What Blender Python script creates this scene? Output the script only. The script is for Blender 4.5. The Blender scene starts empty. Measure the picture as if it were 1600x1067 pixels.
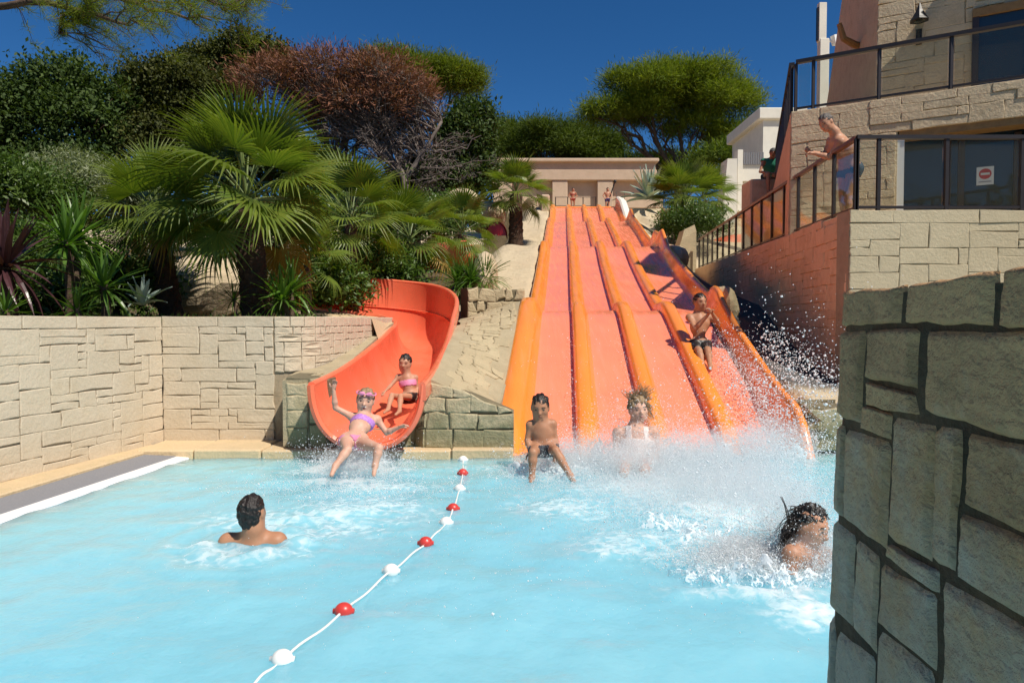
import bpy, math, random
import numpy as np
from math import radians, sin, cos, pi
from mathutils import Vector, Matrix

S = bpy.context.scene
COL = S.collection
rng = np.random.default_rng(7)
random.seed(7)

# ------------------------------------------------------------------ camera, sky, sun, exposure
FPX, EYE, PITCH = 1066.7, 1.45, math.atan(33.5 / 1066.7)
cam_d = bpy.data.cameras.new('camera'); cam = bpy.data.objects.new('camera', cam_d); COL.objects.link(cam)
cam_d.sensor_width = 36.0; cam_d.lens = 24.0; cam_d.clip_start = 0.05; cam_d.clip_end = 3000
cam.location = (0, 0, EYE); cam.rotation_euler = (pi / 2 - PITCH, 0, 0)
S.camera = cam
SUN = Vector((0.52, -0.50, 1.0)).normalized()
w = bpy.data.worlds.new('World'); S.world = w; w.use_nodes = True
nt = w.node_tree
sky = nt.nodes.new('ShaderNodeTexSky'); sky.sky_type = 'NISHITA'; sky.sun_disc = False
sky.sun_elevation = math.asin(SUN.z); sky.sun_rotation = math.atan2(SUN.x, SUN.y)
sky.air_density = 1.0; sky.dust_density = 0.0; sky.ozone_density = 7.0; sky.altitude = 2500
hsv = nt.nodes.new('ShaderNodeHueSaturation'); hsv.inputs['Saturation'].default_value = 1.2          # polarised, deep blue sky
nt.links.new(sky.outputs[0], hsv.inputs['Color']); nt.links.new(hsv.outputs[0], nt.nodes['Background'].inputs[0])
nt.nodes['Background'].inputs[1].default_value = 0.075
sl = bpy.data.lights.new('sun', 'SUN'); so = bpy.data.objects.new('sun', sl); COL.objects.link(so)
sl.energy = 4.6; sl.angle = radians(0.5); sl.color = (1.0, 0.93, 0.82)
so.rotation_euler = SUN.to_track_quat('Z', 'Y').to_euler()
S.view_settings.view_transform = 'Standard'; S.view_settings.look = 'None'
S.view_settings.gamma = 1; S.view_settings.exposure = 0.3; S.view_settings.use_curve_mapping = False
S.cycles.use_denoising = True
S.cycles.max_bounces = 16; S.cycles.volume_bounces = 8; S.cycles.diffuse_bounces = 10; S.cycles.glossy_bounces = 3
S.cycles.transmission_bounces = 10; S.cycles.transparent_max_bounces = 12
S.cycles.caustics_reflective = False; S.cycles.caustics_refractive = False
S.cycles.sample_clamp_indirect = 6

def P(px, py, Y):
    """the world point at distance Y that lies at photograph pixel px, py"""
    xc, yc = (px - 800) / FPX, (533.5 - py) / FPX
    d = np.array([xc, cos(PITCH) + yc * sin(PITCH), -sin(PITCH) + yc * cos(PITCH)])
    return np.array([0, 0, EYE]) + d * (Y / d[1])

def PW(px, py, z=0.0):
    xc, yc = (px - 800) / FPX, (533.5 - py) / FPX
    d = np.array([xc, cos(PITCH) + yc * sin(PITCH), -sin(PITCH) + yc * cos(PITCH)])
    return np.array([0, 0, EYE]) + d * ((z - EYE) / d[2])

# ------------------------------------------------------------------ mesh helpers
BASE = {}
class MB:
    def __init__(s): s.v = []; s.f = []; s.m = []; s.n = 0
    def add(s, V, F, mat=0):
        V = np.asarray(V, float).reshape(-1, 3); o = s.n
        s.v.append(V); s.n += len(V)
        for f in F: s.f.append(tuple(int(i) + o for i in f)); s.m.append(mat)
    def box(s, lo, hi, mat=0, bev=0.0):
        lo = np.array(lo, float); hi = np.array(hi, float)
        if bev <= 0:
            x0, y0, z0 = lo; x1, y1, z1 = hi
            s.add([(x0,y0,z0),(x1,y0,z0),(x1,y1,z0),(x0,y1,z0),(x0,y0,z1),(x1,y0,z1),(x1,y1,z1),(x0,y1,z1)],
                  [(0,3,2,1),(4,5,6,7),(0,1,5,4),(1,2,6,5),(2,3,7,6),(3,0,4,7)], mat)
        else:
            x0, y0, z0 = lo; x1, y1, z1 = hi; b = bev
            def ring(z, i): return [(x0+i,y0+b,z),(x0+b,y0+i,z),(x1-b,y0+i,z),(x1-i,y0+b,z),(x1-i,y1-b,z),(x1-b,y1-i,z),(x0+b,y1-i,z),(x0+i,y1-b,z)]
            s.loft([ring(z0,b), ring(z0+b,0), ring(z1-b,0), ring(z1,b)], mat=mat, cap=True)
    def obox(s, c, ax, ay, az, h, mat=0):
        """box with centre c, unit axes, half sizes h"""
        c = np.array(c, float); A = [np.array(a, float) * q for a, q in zip((ax, ay, az), h)]
        V = [c + A[0]*i + A[1]*j + A[2]*k for k in (-1, 1) for i, j in ((-1,-1),(1,-1),(1,1),(-1,1))]
        s.add(V, [(0,3,2,1),(4,5,6,7),(0,1,5,4),(1,2,6,5),(2,3,7,6),(3,0,4,7)], mat)
    def bar(s, a, b, wx, wz, mat=0):
        """rectangular bar between a and b, wz along the upright"""
        a = np.array(a, float); b = np.array(b, float); d = b - a; L = np.linalg.norm(d); d /= L
        up = np.array([0, 0, 1.0]) if abs(d[2]) < .9 else np.array([0, 1.0, 0])
        sx = np.cross(d, up); sx /= np.linalg.norm(sx); u = np.cross(sx, d)
        s.obox((a + b) / 2, d, sx, u, (L / 2, wx / 2, wz / 2), mat)
    def loft(s, rings, mat=0, cap=False, closed=True):
        n = len(rings[0]); V = np.concatenate([np.asarray(r, float) for r in rings]); F = []
        for i in range(len(rings) - 1):
            for j in range(n if closed else n - 1):
                k = (j + 1) % n
                F.append((i*n+j, i*n+k, (i+1)*n+k, (i+1)*n+j))
        if cap: F.append(tuple(range(n))[::-1]); F.append(tuple((len(rings)-1)*n + j for j in range(n)))
        s.add(V, F, mat)
    def tube(s, pts, rad, n=8, mat=0, cap=True):
        pts = np.asarray(pts, float); m = len(pts)
        rad = np.broadcast_to(np.asarray(rad, float), (m,))
        T = np.gradient(pts, axis=0); T /= np.linalg.norm(T, axis=1)[:, None] + 1e-12
        ref = np.array([0, 0, 1.0]) if abs(T[0][2]) < .9 else np.array([1.0, 0, 0])
        rings = []; u = np.cross(T[0], ref); u /= np.linalg.norm(u)
        for i in range(m):
            u = u - T[i] * np.dot(u, T[i]); u /= np.linalg.norm(u) + 1e-12; v = np.cross(T[i], u)
            a = np.arange(n) * 2 * pi / n
            rings.append(pts[i] + rad[i] * (np.cos(a)[:, None] * u + np.sin(a)[:, None] * v))
        s.loft(rings, mat, cap)
    def ball(s, c, r, nu=12, nv=8, mat=0):
        r = np.broadcast_to(np.asarray(r, float), (3,)); rings = []
        for i in range(1, nv):
            t = pi * i / nv
            rings.append([(c[0]+r[0]*sin(t)*cos(a), c[1]+r[1]*sin(t)*sin(a), c[2]-r[2]*cos(t)) for a in np.arange(nu)*2*pi/nu])
        s.loft(rings, mat, cap=True)
    def grid(s, G, mat=0, mask=None):
        G = np.asarray(G, float); a, b = G.shape[:2]; F = []
        for i in range(a - 1):
            for j in range(b - 1):
                if mask is None or mask[i, j]: F.append((i*b+j, (i+1)*b+j, (i+1)*b+j+1, i*b+j+1))
        s.add(G.reshape(-1, 3), F, mat)

def link(o, parent=None, base=None):
    COL.objects.link(o)
    if parent is not None: o.parent = parent
    return o

def build_mesh(name, V, F, mats, midx=None, smooth=False):
    me = bpy.data.meshes.new(name); me.from_pydata([tuple(v) for v in V], [], F)
    for m in (mats if isinstance(mats, (list, tuple)) else [mats]): me.materials.append(m)
    if midx is not None and len(set(midx)) > 1: me.polygons.foreach_set('material_index', midx)
    if smooth: me.polygons.foreach_set('use_smooth', [True] * len(me.polygons))
    me.update(); return me

def obj(name, mb, mats, parent=None, smooth=False, base=None):
    """one mesh object; vertices are world coordinates, stored relative to the thing's base"""
    b = BASE.get(parent.name) if parent is not None else base
    b = np.zeros(3) if b is None else np.asarray(b, float)
    V = np.concatenate(mb.v) - b
    o = bpy.data.objects.new(name, build_mesh(name, V, mb.f, mats, mb.m, smooth)); link(o, parent)
    if parent is None: o.location = b
    BASE[o.name] = b
    return o

def fast_obj(name, V, quads, mats, parent=None, tint=None, smooth=False, base=None, attr='tint', tri=False):
    k = 3 if tri else 4
    b = BASE.get(parent.name) if parent is not None else base
    b = np.zeros(3) if b is None else np.asarray(b, float)
    me = bpy.data.meshes.new(name); n = len(V); q = len(quads)
    me.vertices.add(n); me.vertices.foreach_set('co', (np.asarray(V, float) - b).astype(np.float32).ravel())
    me.loops.add(q * k); me.loops.foreach_set('vertex_index', np.asarray(quads, np.int32).ravel())
    me.polygons.add(q); me.polygons.foreach_set('loop_start', np.arange(0, q * k, k, dtype=np.int32))
    try: me.polygons.foreach_set('loop_total', np.full(q, k, np.int32))
    except Exception: pass
    me.materials.append(mats) if not isinstance(mats, (list, tuple)) else [me.materials.append(m) for m in mats]
    if tint is not None:
        at = me.attributes.new(attr, 'FLOAT', 'POINT'); at.data.foreach_set('value', np.asarray(tint, np.float32))
    me.update(calc_edges=True); me.validate()
    if smooth: me.polygons.foreach_set('use_smooth', [True] * q)
    o = bpy.data.objects.new(name, me); link(o, parent)
    if parent is None: o.location = b
    BASE[o.name] = b
    return o

def tag(o, label=None, cat=None, group=None, kind=None):
    if label: o['label'] = label
    if cat: o['category'] = cat
    if group: o['group'] = group
    if kind: o['kind'] = kind
    return o

def thing(name, base, label, cat, group=None):
    o = bpy.data.objects.new(name, None); COL.objects.link(o); o.location = tuple(base); o.empty_display_size = .2
    BASE[o.name] = np.array(base, float)
    return tag(o, label, cat, group)

# ------------------------------------------------------------------ materials
def nodes(name):
    m = bpy.data.materials.new(name); m.use_nodes = True; t = m.node_tree
    return m, t, t.nodes['Principled BSDF'], t.nodes.new, t.links.new

def setp(b, **k):
    for a, v in k.items():
        a = {'rough': 'Roughness', 'metal': 'Metallic', 'spec': 'Specular IOR Level', 'coat': 'Coat Weight', 'ior': 'IOR', 'trans': 'Transmission Weight', 'alpha': 'Alpha'}[a]
        b.inputs[a].default_value = v

def plain(name, c, rough=.5, var=.0, scale=6, bump=0, bscale=40, objvar=0.0, c2=None, **kw):
    m, t, b, N, L = nodes(name); setp(b, rough=rough, **kw)
    co = N('ShaderNodeTexCoord'); col = None
    if c2 is None: c2 = tuple(max(0, x * (1 - var)) for x in c)
    nz = N('ShaderNodeTexNoise'); nz.inputs['Scale'].default_value = scale; nz.inputs['Detail'].default_value = 6; nz.inputs['Roughness'].default_value = .65
    L(co.outputs['Object'], nz.inputs['Vector'])
    rp = N('ShaderNodeMapRange'); rp.inputs[1].default_value = .35; rp.inputs[2].default_value = .68; L(nz.outputs[0], rp.inputs[0])
    mx = N('ShaderNodeMix'); mx.data_type = 'RGBA'; mx.inputs[6].default_value = (*c, 1); mx.inputs[7].default_value = (*c2, 1)
    L(rp.outputs[0], mx.inputs[0]); out = mx.outputs[2]
    if objvar:
        oi = N('ShaderNodeObjectInfo'); hs = N('ShaderNodeHueSaturation')
        mr = N('ShaderNodeMapRange'); mr.inputs[3].default_value = 1 - objvar; mr.inputs[4].default_value = 1 + objvar
        L(oi.outputs['Random'], mr.inputs[0]); L(mr.outputs[0], hs.inputs['Value']); L(out, hs.inputs['Color']); out = hs.outputs[0]
    L(out, b.inputs['Base Color'])
    if bump:
        n2 = N('ShaderNodeTexNoise'); n2.inputs['Scale'].default_value = bscale; n2.inputs['Detail'].default_value = 5
        L(co.outputs['Object'], n2.inputs['Vector'])
        bp = N('ShaderNodeBump'); bp.inputs['Strength'].default_value = bump; bp.inputs['Distance'].default_value = .02
        L(n2.outputs[0], bp.inputs['Height']); L(bp.outputs[0], b.inputs['Normal'])
    return m

def stone_mat(name, c, c2, stain, stain_amt=.5, objvar=.08, bump=.5, bscale=30, algae_or_bounce=None, stain_lo=.5, streak=1.0):
    """rendered stone: two body tones, blotchy stains, and (algae_or_bounce) algae, or painted water bounce, up to a given height above the water"""
    m, t, b, N, L = nodes(name); setp(b, rough=.85, spec=.25)
    gp = N('ShaderNodeNewGeometry'); P_ = gp.outputs['Position']
    mp = N('ShaderNodeMapping'); mp.inputs['Scale'].default_value = (1, 1, streak); L(P_, mp.inputs[0])
    def noise(sc, det=6, vec=None):
        n = N('ShaderNodeTexNoise'); n.inputs['Scale'].default_value = sc; n.inputs['Detail'].default_value = det; n.inputs['Roughness'].default_value = .65
        L(vec if vec is not None else mp.outputs[0], n.inputs['Vector']); return n.outputs[0]
    def rng_(x, a, bb, lo=0, hi=1):
        r = N('ShaderNodeMapRange'); r.inputs[1].default_value = a; r.inputs[2].default_value = bb; r.inputs[3].default_value = lo; r.inputs[4].default_value = hi; L(x, r.inputs[0]); return r.outputs[0]
    def mix(f, a, bb):
        x = N('ShaderNodeMix'); x.data_type = 'RGBA'; L(f, x.inputs[0])
        for i, q in ((6, a), (7, bb)):
            if isinstance(q, tuple): x.inputs[i].default_value = (*q, 1)
            else: L(q, x.inputs[i])
        return x.outputs[2]
    col = mix(rng_(noise(2.2), .35, .65), c, c2)
    col = mix(rng_(noise(5.5), stain_lo, .75, 0, stain_amt), col, stain)
    col = mix(rng_(noise(60, 3), .45, .75, 0, .35), col, tuple(x * .62 for x in c2))
    oi = N('ShaderNodeObjectInfo'); hs = N('ShaderNodeHueSaturation'); L(rng_(oi.outputs['Random'], 0, 1, 1 - objvar, 1 + objvar), hs.inputs['Value']); L(col, hs.inputs['Color']); col = hs.outputs[0]
    if algae_or_bounce:
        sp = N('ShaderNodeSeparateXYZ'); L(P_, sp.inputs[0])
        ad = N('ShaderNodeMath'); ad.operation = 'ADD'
        L(rng_(sp.outputs[2], algae_or_bounce[0], algae_or_bounce[1], 1, 0), ad.inputs[0]); L(rng_(noise(4), .2, .8, -.75, .45), ad.inputs[1])
        col = mix(rng_(ad.outputs[0], .1, .75, 0, .8), col, algae_or_bounce[2])
    L(col, b.inputs['Base Color'])
    bp = N('ShaderNodeBump'); bp.inputs['Strength'].default_value = bump; bp.inputs['Distance'].default_value = .03
    ad = N('ShaderNodeMath'); ad.operation = 'ADD'; L(noise(bscale), ad.inputs[0]); L(noise(bscale * .25), ad.inputs[1])
    L(ad.outputs[0], bp.inputs['Height']); L(bp.outputs[0], b.inputs['Normal'])
    return m

def leaf_mat(name, c1, c2, trans=.35, rough=.45, spec=.4):
    m, t, b, N, L = nodes(name); setp(b, rough=rough, spec=spec)
    at = N('ShaderNodeAttribute'); at.attribute_name = 'tint'
    mx = N('ShaderNodeMix'); mx.data_type = 'RGBA'; mx.inputs[6].default_value = (*c1, 1); mx.inputs[7].default_value = (*c2, 1)
    L(at.outputs['Fac'], mx.inputs[0])
    oi = N('ShaderNodeObjectInfo'); hs = N('ShaderNodeHueSaturation'); mr = N('ShaderNodeMapRange')
    mr.inputs[3].default_value = .82; mr.inputs[4].default_value = 1.18
    L(oi.outputs['Random'], mr.inputs[0]); L(mr.outputs[0], hs.inputs['Value']); L(mx.outputs[2], hs.inputs['Color'])
    L(hs.outputs[0], b.inputs['Base Color'])
    tr = N('ShaderNodeBsdfTranslucent'); g = N('ShaderNodeMixRGB'); g.blend_type = 'MULTIPLY'; g.inputs[0].default_value = 1; g.inputs[2].default_value = (1.5, 1.6, .6, 1)
    L(hs.outputs[0], g.inputs[1]); L(g.outputs[0], tr.inputs[0])
    ms = N('ShaderNodeMixShader'); ms.inputs[0].default_value = trans
    L(b.outputs[0], ms.inputs[1]); L(tr.outputs[0], ms.inputs[2]); L(ms.outputs[0], t.nodes['Material Output'].inputs[0])
    return m

M = {}
M['wall'] = stone_mat('cream_render_stone', (.60, .50, .37), (.56, .465, .335), (.50, .37, .22), .30, .03, .25, 26)
M['terrace'] = stone_mat('greenish_cream_stone', (.51, .425, .285), (.47, .39, .255), (.46, .37, .23), .35, .04, .3, 26)
M['wall_core'] = stone_mat('cream_render_joint', (.40, .315, .215), (.34, .265, .175), (.18, .13, .08), .4, .0, .3)
M['block'] = stone_mat('algae_stone', (.56, .46, .30), (.48, .40, .25), (.36, .30, .17), .5, .09, .5, 22, algae_or_bounce=(.2, .75, (.19, .185, .10)))
M['block_core'] = stone_mat('algae_joint', (.20, .165, .10), (.16, .135, .085), (.10, .10, .06), .6, .0, .4)
M['ramp'] = stone_mat('ramp_stone', (.49, .40, .25), (.42, .34, .21), (.36, .31, .19), .5, .07, .5, 24)
M['fore'] = stone_mat('weathered_stone', (.58, .355, .175), (.48, .29, .14), (.15, .098, .05), .55, .12, .8, 26, streak=1.3, algae_or_bounce=(.55, 1.45, (.50, .455, .36)), stain_lo=.5)  # height mix paints the water's pale bounce into the lower stones
M['fore_core'] = stone_mat('mossy_joint', (.125, .08, .042), (.05, .035, .02), (.03, .03, .015), .6, 0, .6)
M['coping'] = stone_mat('sand_coping', (.60, .45, .27), (.55, .42, .26), (.40, .33, .18), .4, .05, .3)
M['hill'] = stone_mat('sand_rock', (.56, .45, .30), (.50, .40, .27), (.38, .30, .19), .5, 0, .7, 9)
M['walk'] = stone_mat('orange_bounce_stone', (.76, .54, .34), (.70, .48, .29), (.42, .24, .12), .45, .05, .4, 22)  # orange bounce from the slides is mixed into this stone colour
M['build'] = stone_mat('ochre_building_stone', (.63, .50, .33), (.57, .445, .29), (.34, .26, .16), .5, .06, .5, 20)
M['temple'] = stone_mat('pink_sandstone', (.60, .45, .32), (.54, .40, .28), (.45, .32, .22), .4, .03, .3)
M['white_wall'] = plain('white_plaster', (.72, .68, .58), .85, .12, 2)
M['dark_ground'] = stone_mat('grey_rubber_ground', (.12, .115, .105), (.09, .088, .08), (.06, .06, .055), .5, 0, .4, 60)
M['grey_mat'] = plain('grey_antislip_mat', (.23, .23, .25), .8, .2, 80, .3, 120)
M['white_strip'] = plain('white_edge_tile', (.82, .80, .78), .35, .06, 6)
def gel(name, c, streak=(5, .5, .5)):
    """wet fibreglass: long streaks of running water change its gloss, with slight fading and lime marks"""
    m, t, b, N, L = nodes(name); setp(b, spec=.5, coat=.25)
    g = N('ShaderNodeNewGeometry'); mp = N('ShaderNodeMapping'); mp.inputs['Scale'].default_value = streak; L(g.outputs['Position'], mp.inputs[0])
    def noise(sc, v, det=6): n = N('ShaderNodeTexNoise'); n.inputs['Scale'].default_value = sc; n.inputs['Detail'].default_value = det; L(v, n.inputs['Vector']); return n.outputs[0]
    def mr(x, a, bb, lo, hi): r_ = N('ShaderNodeMapRange'); r_.inputs[1].default_value = a; r_.inputs[2].default_value = bb; r_.inputs[3].default_value = lo; r_.inputs[4].default_value = hi; L(x, r_.inputs[0]); return r_.outputs[0]
    def mix(f, a, bb):
        x = N('ShaderNodeMix'); x.data_type = 'RGBA'; L(f, x.inputs[0])
        for i, q in ((6, a), (7, bb)):
            if isinstance(q, tuple): x.inputs[i].default_value = (*q, 1)
            else: L(q, x.inputs[i])
        return x.outputs[2]
    col = mix(mr(noise(1.4, g.outputs['Position']), .35, .7, 0, 1), c, tuple(x * .90 for x in c))
    col = mix(mr(noise(2.2, mp.outputs[0], 8), .52, .80, 0, .22), col, tuple(min(1, x * .80 + .18) for x in c))
    col = mix(mr(noise(60, g.outputs['Position'], 3), .70, .78, 0, .2), col, tuple(x * .6 for x in c)); L(col, b.inputs['Base Color'])
    L(mr(noise(3, mp.outputs[0]), .35, .65, .10, .38), b.inputs['Roughness'])
    bp = N('ShaderNodeBump'); bp.inputs['Strength'].default_value = .12; bp.inputs['Distance'].default_value = .02; L(noise(4, mp.outputs[0], 8), bp.inputs['Height']); L(bp.outputs[0], b.inputs['Normal'])
    return m
M['lane'] = gel('salmon_gelcoat', (.92, .265, .135))
M['ridge'] = gel('orange_gelcoat', (.93, .27, .035))
M['coral'] = gel('coral_gelcoat', (.88, .19, .095), (2, 1, 1))
M['red'] = plain('red_gelcoat', (.45, .02, .02), .3, .1, 2)
M['rail'] = plain('dark_bronze_metal', (.035, .028, .026), .4, .2, 20, metal=.3)
M['rail_brown'] = plain('brown_handrail', (.16, .06, .03), .35, .2, 10)
M['frame'] = plain('bronze_window_frame', (.06, .04, .035), .4, .2, 10, metal=.3)
M['wood'] = plain('pine_timber', (.30, .17, .06), .6, .3, 12, .2, 60)
M['black'] = plain('black_iron', (.012, .012, .012), .45, .1, 10)
M['white'] = plain('white_plastic', (.80, .79, .76), .35, .04, 8)
M['redfloat'] = plain('red_float_plastic', (.62, .05, .04), .35, .15, 9)
M['rope'] = plain('white_rope', (.75, .74, .70), .8, .1, 30)
M['bark'] = plain('brown_bark', (.12, .075, .045), .9, .55, 7, .8, 18)
M['greybark'] = plain('grey_dead_bark', (.20, .16, .135), .9, .4, 7, .6, 20)
M['palmbark'] = plain('palm_fibre', (.085, .045, .025), .95, .6, 14, .9, 30)
M['petiole'] = plain('palm_stalk', (.14, .19, .05), .5, .3, 5)
M['oak'] = leaf_mat('dark_oak_leaf', (.028, .055, .012), (.070, .105, .022), .25, .6, .2)
M['oak2'] = leaf_mat('olive_oak_leaf', (.045, .058, .012), (.105, .110, .024), .25, .6, .2)
M['pine'] = leaf_mat('bright_pine_needle', (.075, .120, .010), (.21, .24, .022), .35, .6, .15)
M['pine2'] = leaf_mat('deep_pine_needle', (.050, .088, .012), (.13, .165, .02), .3, .6, .15)
M['deadleaf'] = leaf_mat('rust_dead_needle', (.15, .068, .042), (.25, .115, .072), .15, .8, .1)
M['olive'] = leaf_mat('grey_olive_leaf', (.11, .14, .06), (.21, .23, .12), .3)
M['palm'] = leaf_mat('fan_palm_leaf', (.040, .095, .010), (.22, .26, .038), .34, .42, .4)
M['palmdry'] = leaf_mat('yellowing_palm_leaf', (.20, .17, .03), (.42, .25, .06), .3, .5, .3)
M['yucca'] = leaf_mat('yucca_leaf', (.045, .12, .012), (.12, .22, .03), .35, .35, .5)
M['cordyline'] = leaf_mat('purple_sword_leaf', (.035, .014, .016), (.10, .04, .045), .2, .35, .5)
M['agave'] = leaf_mat('blue_agave_leaf', (.20, .27, .22), (.34, .40, .32), .1, .5, .3)
M['shrub'] = leaf_mat('green_shrub_leaf', (.04, .085, .012), (.11, .17, .03), .3)

def glass_mat(name, tint=(.75, .8, .8), alpha=.25, rough=.02):
    m, t, b, N, L = nodes(name); setp(b, rough=rough, spec=.6)
    b.inputs['Base Color'].default_value = (*tint, 1)
    tr = N('ShaderNodeBsdfTransparent'); tr.inputs[0].default_value = (.93, .95, .92, 1)
    gl = N('ShaderNodeBsdfGlossy'); gl.inputs['Roughness'].default_value = rough
    fr = N('ShaderNodeFresnel'); fr.inputs[0].default_value = 1.22
    ms = N('ShaderNodeMixShader'); dm = N('ShaderNodeMath'); dm.operation = 'MULTIPLY'; dm.inputs[1].default_value = .35; L(fr.outputs[0], dm.inputs[0]); L(dm.outputs[0], ms.inputs[0]); L(tr.outputs[0], ms.inputs[1]); L(gl.outputs[0], ms.inputs[2])
    m2 = N('ShaderNodeMixShader'); m2.inputs[0].default_value = alpha; L(ms.outputs[0], m2.inputs[1]); L(b.outputs[0], m2.inputs[2])
    L(m2.outputs[0], t.nodes['Material Output'].inputs[0]); return m
M['glass'] = glass_mat('rail_glass', (.30, .27, .17), .045)  # faint olive tint puts a reflection into the pane colour
M['window'] = plain('dark_window_glass', (.015, .028, .045), .02, 0, 1, spec=.6)
# ------------------------------------------------------------------ profiles shared by slide, terrain and walls
SLY = np.array([6.9,7.4,7.8,8.6,10,11.4,12.0,12.4,13.2,14.0,16,18,19.3,20,20.5,22.0,22.7,25,27.5,28.6,29.2,30.9,31.6,34,35.5,36,37.2])
SLZ = np.array([-.28,-.06,.1,.38,.87,1.36,1.55,1.62,1.60,1.80,2.34,2.92,3.36,3.58,3.64,3.62,3.82,4.52,5.22,5.54,5.62,5.60,5.82,6.76,7.2,7.33,7.38])
_fy = np.arange(6.5, 38.5, .02); _fz = np.interp(_fy, SLY, SLZ)
_k = np.exp(-.5 * (np.arange(-20, 21) * .02 / .11) ** 2); _k /= _k.sum(); _fz = np.convolve(np.pad(_fz, 20, 'edge'), _k, 'valid')
def slz(y): return np.interp(y, _fy, _fz)
def slx(y): return .0747 * (np.asarray(y) - 7.5)
def sstep(a, b, x): t = np.clip((np.asarray(x, float) - a) / (b - a), 0, 1); return t * t * (3 - 2 * t)
def walkx(y): return 4.43 + .1264 * (np.asarray(y) - 9.0)         # the wall beside the walkway
def walkz(y): return np.interp(y, [9, 23.4], [2.88, 3.2])
def vnoise(x, y, s, seed=0):
    """smooth value noise on a grid of spacing s"""
    r = np.random.default_rng(seed).random((64, 64)); x = np.asarray(x) / s; y = np.asarray(y) / s
    i = np.floor(x).astype(int); j = np.floor(y).astype(int); fx = x - i; fy = y - j; fx = fx*fx*(3-2*fx); fy = fy*fy*(3-2*fy)
    g = lambda a, b: r[a % 64, b % 64]
    return (g(i,j)*(1-fx)+g(i+1,j)*fx)*(1-fy) + (g(i,j+1)*(1-fx)+g(i+1,j+1)*fx)*fy - .5
def fbm(x, y, s, seed=0, o=4):
    return sum(vnoise(x, y, s / 2**k, seed + k) / 2**k for k in range(o))

def catmull(pts, n):
    p = np.asarray(pts, float); p = np.vstack([2*p[0]-p[1], p, 2*p[-1]-p[-2]]); out = []
    m = len(p) - 3
    for t in np.linspace(0, m - 1e-6, n):
        i = int(t); u = t - i; a, b, c, d = p[i:i+4]
        out.append(.5*((2*b)+(-a+c)*u+(2*a-5*b+4*c-d)*u*u+(-a+3*b-3*c+d)*u**3))
    return np.array(out)
# curvy slide: X, Y, Z of the trough floor, half width, left rim height, right rim height
CURVE = catmull([(-1.47,6.88,.20,.53,.60,.60),(-1.43,7.9,.31,.50,.58,.58),(-1.41,9.3,.50,.47,.58,.60),(-1.42,10.6,.72,.46,.55,.70),
                 (-1.47,11.6,.90,.48,.52,.95),(-1.95,12.5,1.02,.52,.50,1.10),(-2.75,12.75,1.12,.52,.45,1.12),(-3.5,12.55,1.22,.50,.42,.98),(-4.0,12.35,1.30,.5,.42,.7)], 120)
def curve_near(x, y):
    d = np.hypot(np.asarray(x)[..., None] - CURVE[:, 0], np.asarray(y)[..., None] - CURVE[:, 1])
    k = d.argmin(-1); return d.min(-1), CURVE[k]

# ------------------------------------------------------------------ hillside
def garden(y): return np.interp(y, [-10, 12, 38, 45, 80, 220], [1.36, 1.40, 5.4, 7.4, 9.5, 16])
def ground_z(x, y):
    x = np.asarray(x, float); y = np.asarray(y, float)
    base = garden(y) + .10 * fbm(x, y, 3, 3)
    near = slz(np.clip(y, 7.5, 38)) + .02 + .16 * np.abs(fbm(x, y, 1.1, 13)) + .10 * np.round(fbm(x, y * .6, 1.6, 17) * 3) / 3
    xl = slx(np.clip(y, 7, 38)) - .15; xr = xl + 3.50
    dl = xl - x
    z = np.where(x < xl + .1, near + (base - near) * sstep(.9, 2.3, dl), slz(np.clip(y, 7.5, 38)) - .34)
    # right of the slide: down to the foot of the walkway wall, then the walkway, then the slope beyond
    g = np.interp(y, [7.3, 9.5, 10.5, 14, 20, 24, 27, 37, 45], [.45, .62, .75, 1.75, 2.5, 3.15, 4.6, 7.0, 7.4]) + .05 * fbm(x, y, 1.5, 5)
    wx = walkx(np.clip(y, 9, 24)); t = sstep(0, 1, (x - xr) / np.maximum(wx - xr, .3))
    rz = (slz(np.clip(y, 7.5, 38)) - .02 + .12 * fbm(x, y, 1.2, 19) + np.interp(y, [7.4, 8, 11, 13, 16], [.42, .30, .05, .0, .12])) * (1 - t) + g * t
    terr = np.where(y < 24.5, walkz(np.clip(y, 9, 23.4)) + .04, 0) + sstep(24.5, 34, y) * 0
    far = np.interp(y, [9, 24, 28, 36, 45], [2.9, 3.25, 5.0, 7.0, 7.4])
    beyond = np.maximum(terr * (y < 24.5), far)
    z = np.where(x > xr, np.where(x > wx + .16, np.where(y < 9.3, .3, beyond - .02), rz), z)
    plat = sstep(35.2, 36.4, y) * sstep(45, 40, y) * sstep(-1.8, -.5, x) * sstep(12, 9, x)
    z = z * (1 - plat) + 7.36 * plat
    z = np.where(y > 45, garden(y) + .5 * fbm(x, y, 14, 9), z)
    zoneA = (x > -2.62) & (x < .35) & (y < 12.35); z = np.where(zoneA, -.3, z)
    d, c = curve_near(x, y); z = np.where(d < .95, np.minimum(z, c[..., 2] - .10), z)
    return z
def axis(segs):
    out = []
    for a, b, s in segs: out += list(np.arange(a, b, s))
    return np.array(out + [segs[-1][1]])
ax_x = axis([(-160,-40,12),(-40,-8,1.2),(-8,-3.2,.3),(-3.2,8,.14),(8,16,.6),(16,60,3),(60,160,15)])
ax_y = axis([(-12,6.6,1.0),(6.6,14,.14),(14,26,.2),(26,45,.4),(45,90,3),(90,400,20)])
GX, GY = np.meshgrid(ax_x, ax_y, indexing='ij'); GZ = ground_z(GX, GY)
def wallx(y): return -3.95 - .198 * (7.7 - np.asarray(y))
keep = ~((GX > wallx(GY) - .16) & (GX < 6.2) & (GY < 7.42)) & ~((GX > -4.05) & (GX < -1.8) & (GY < 7.95)) & ~((GX >= 6.2) & (GY < 7.3) & (GX < 9))
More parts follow.
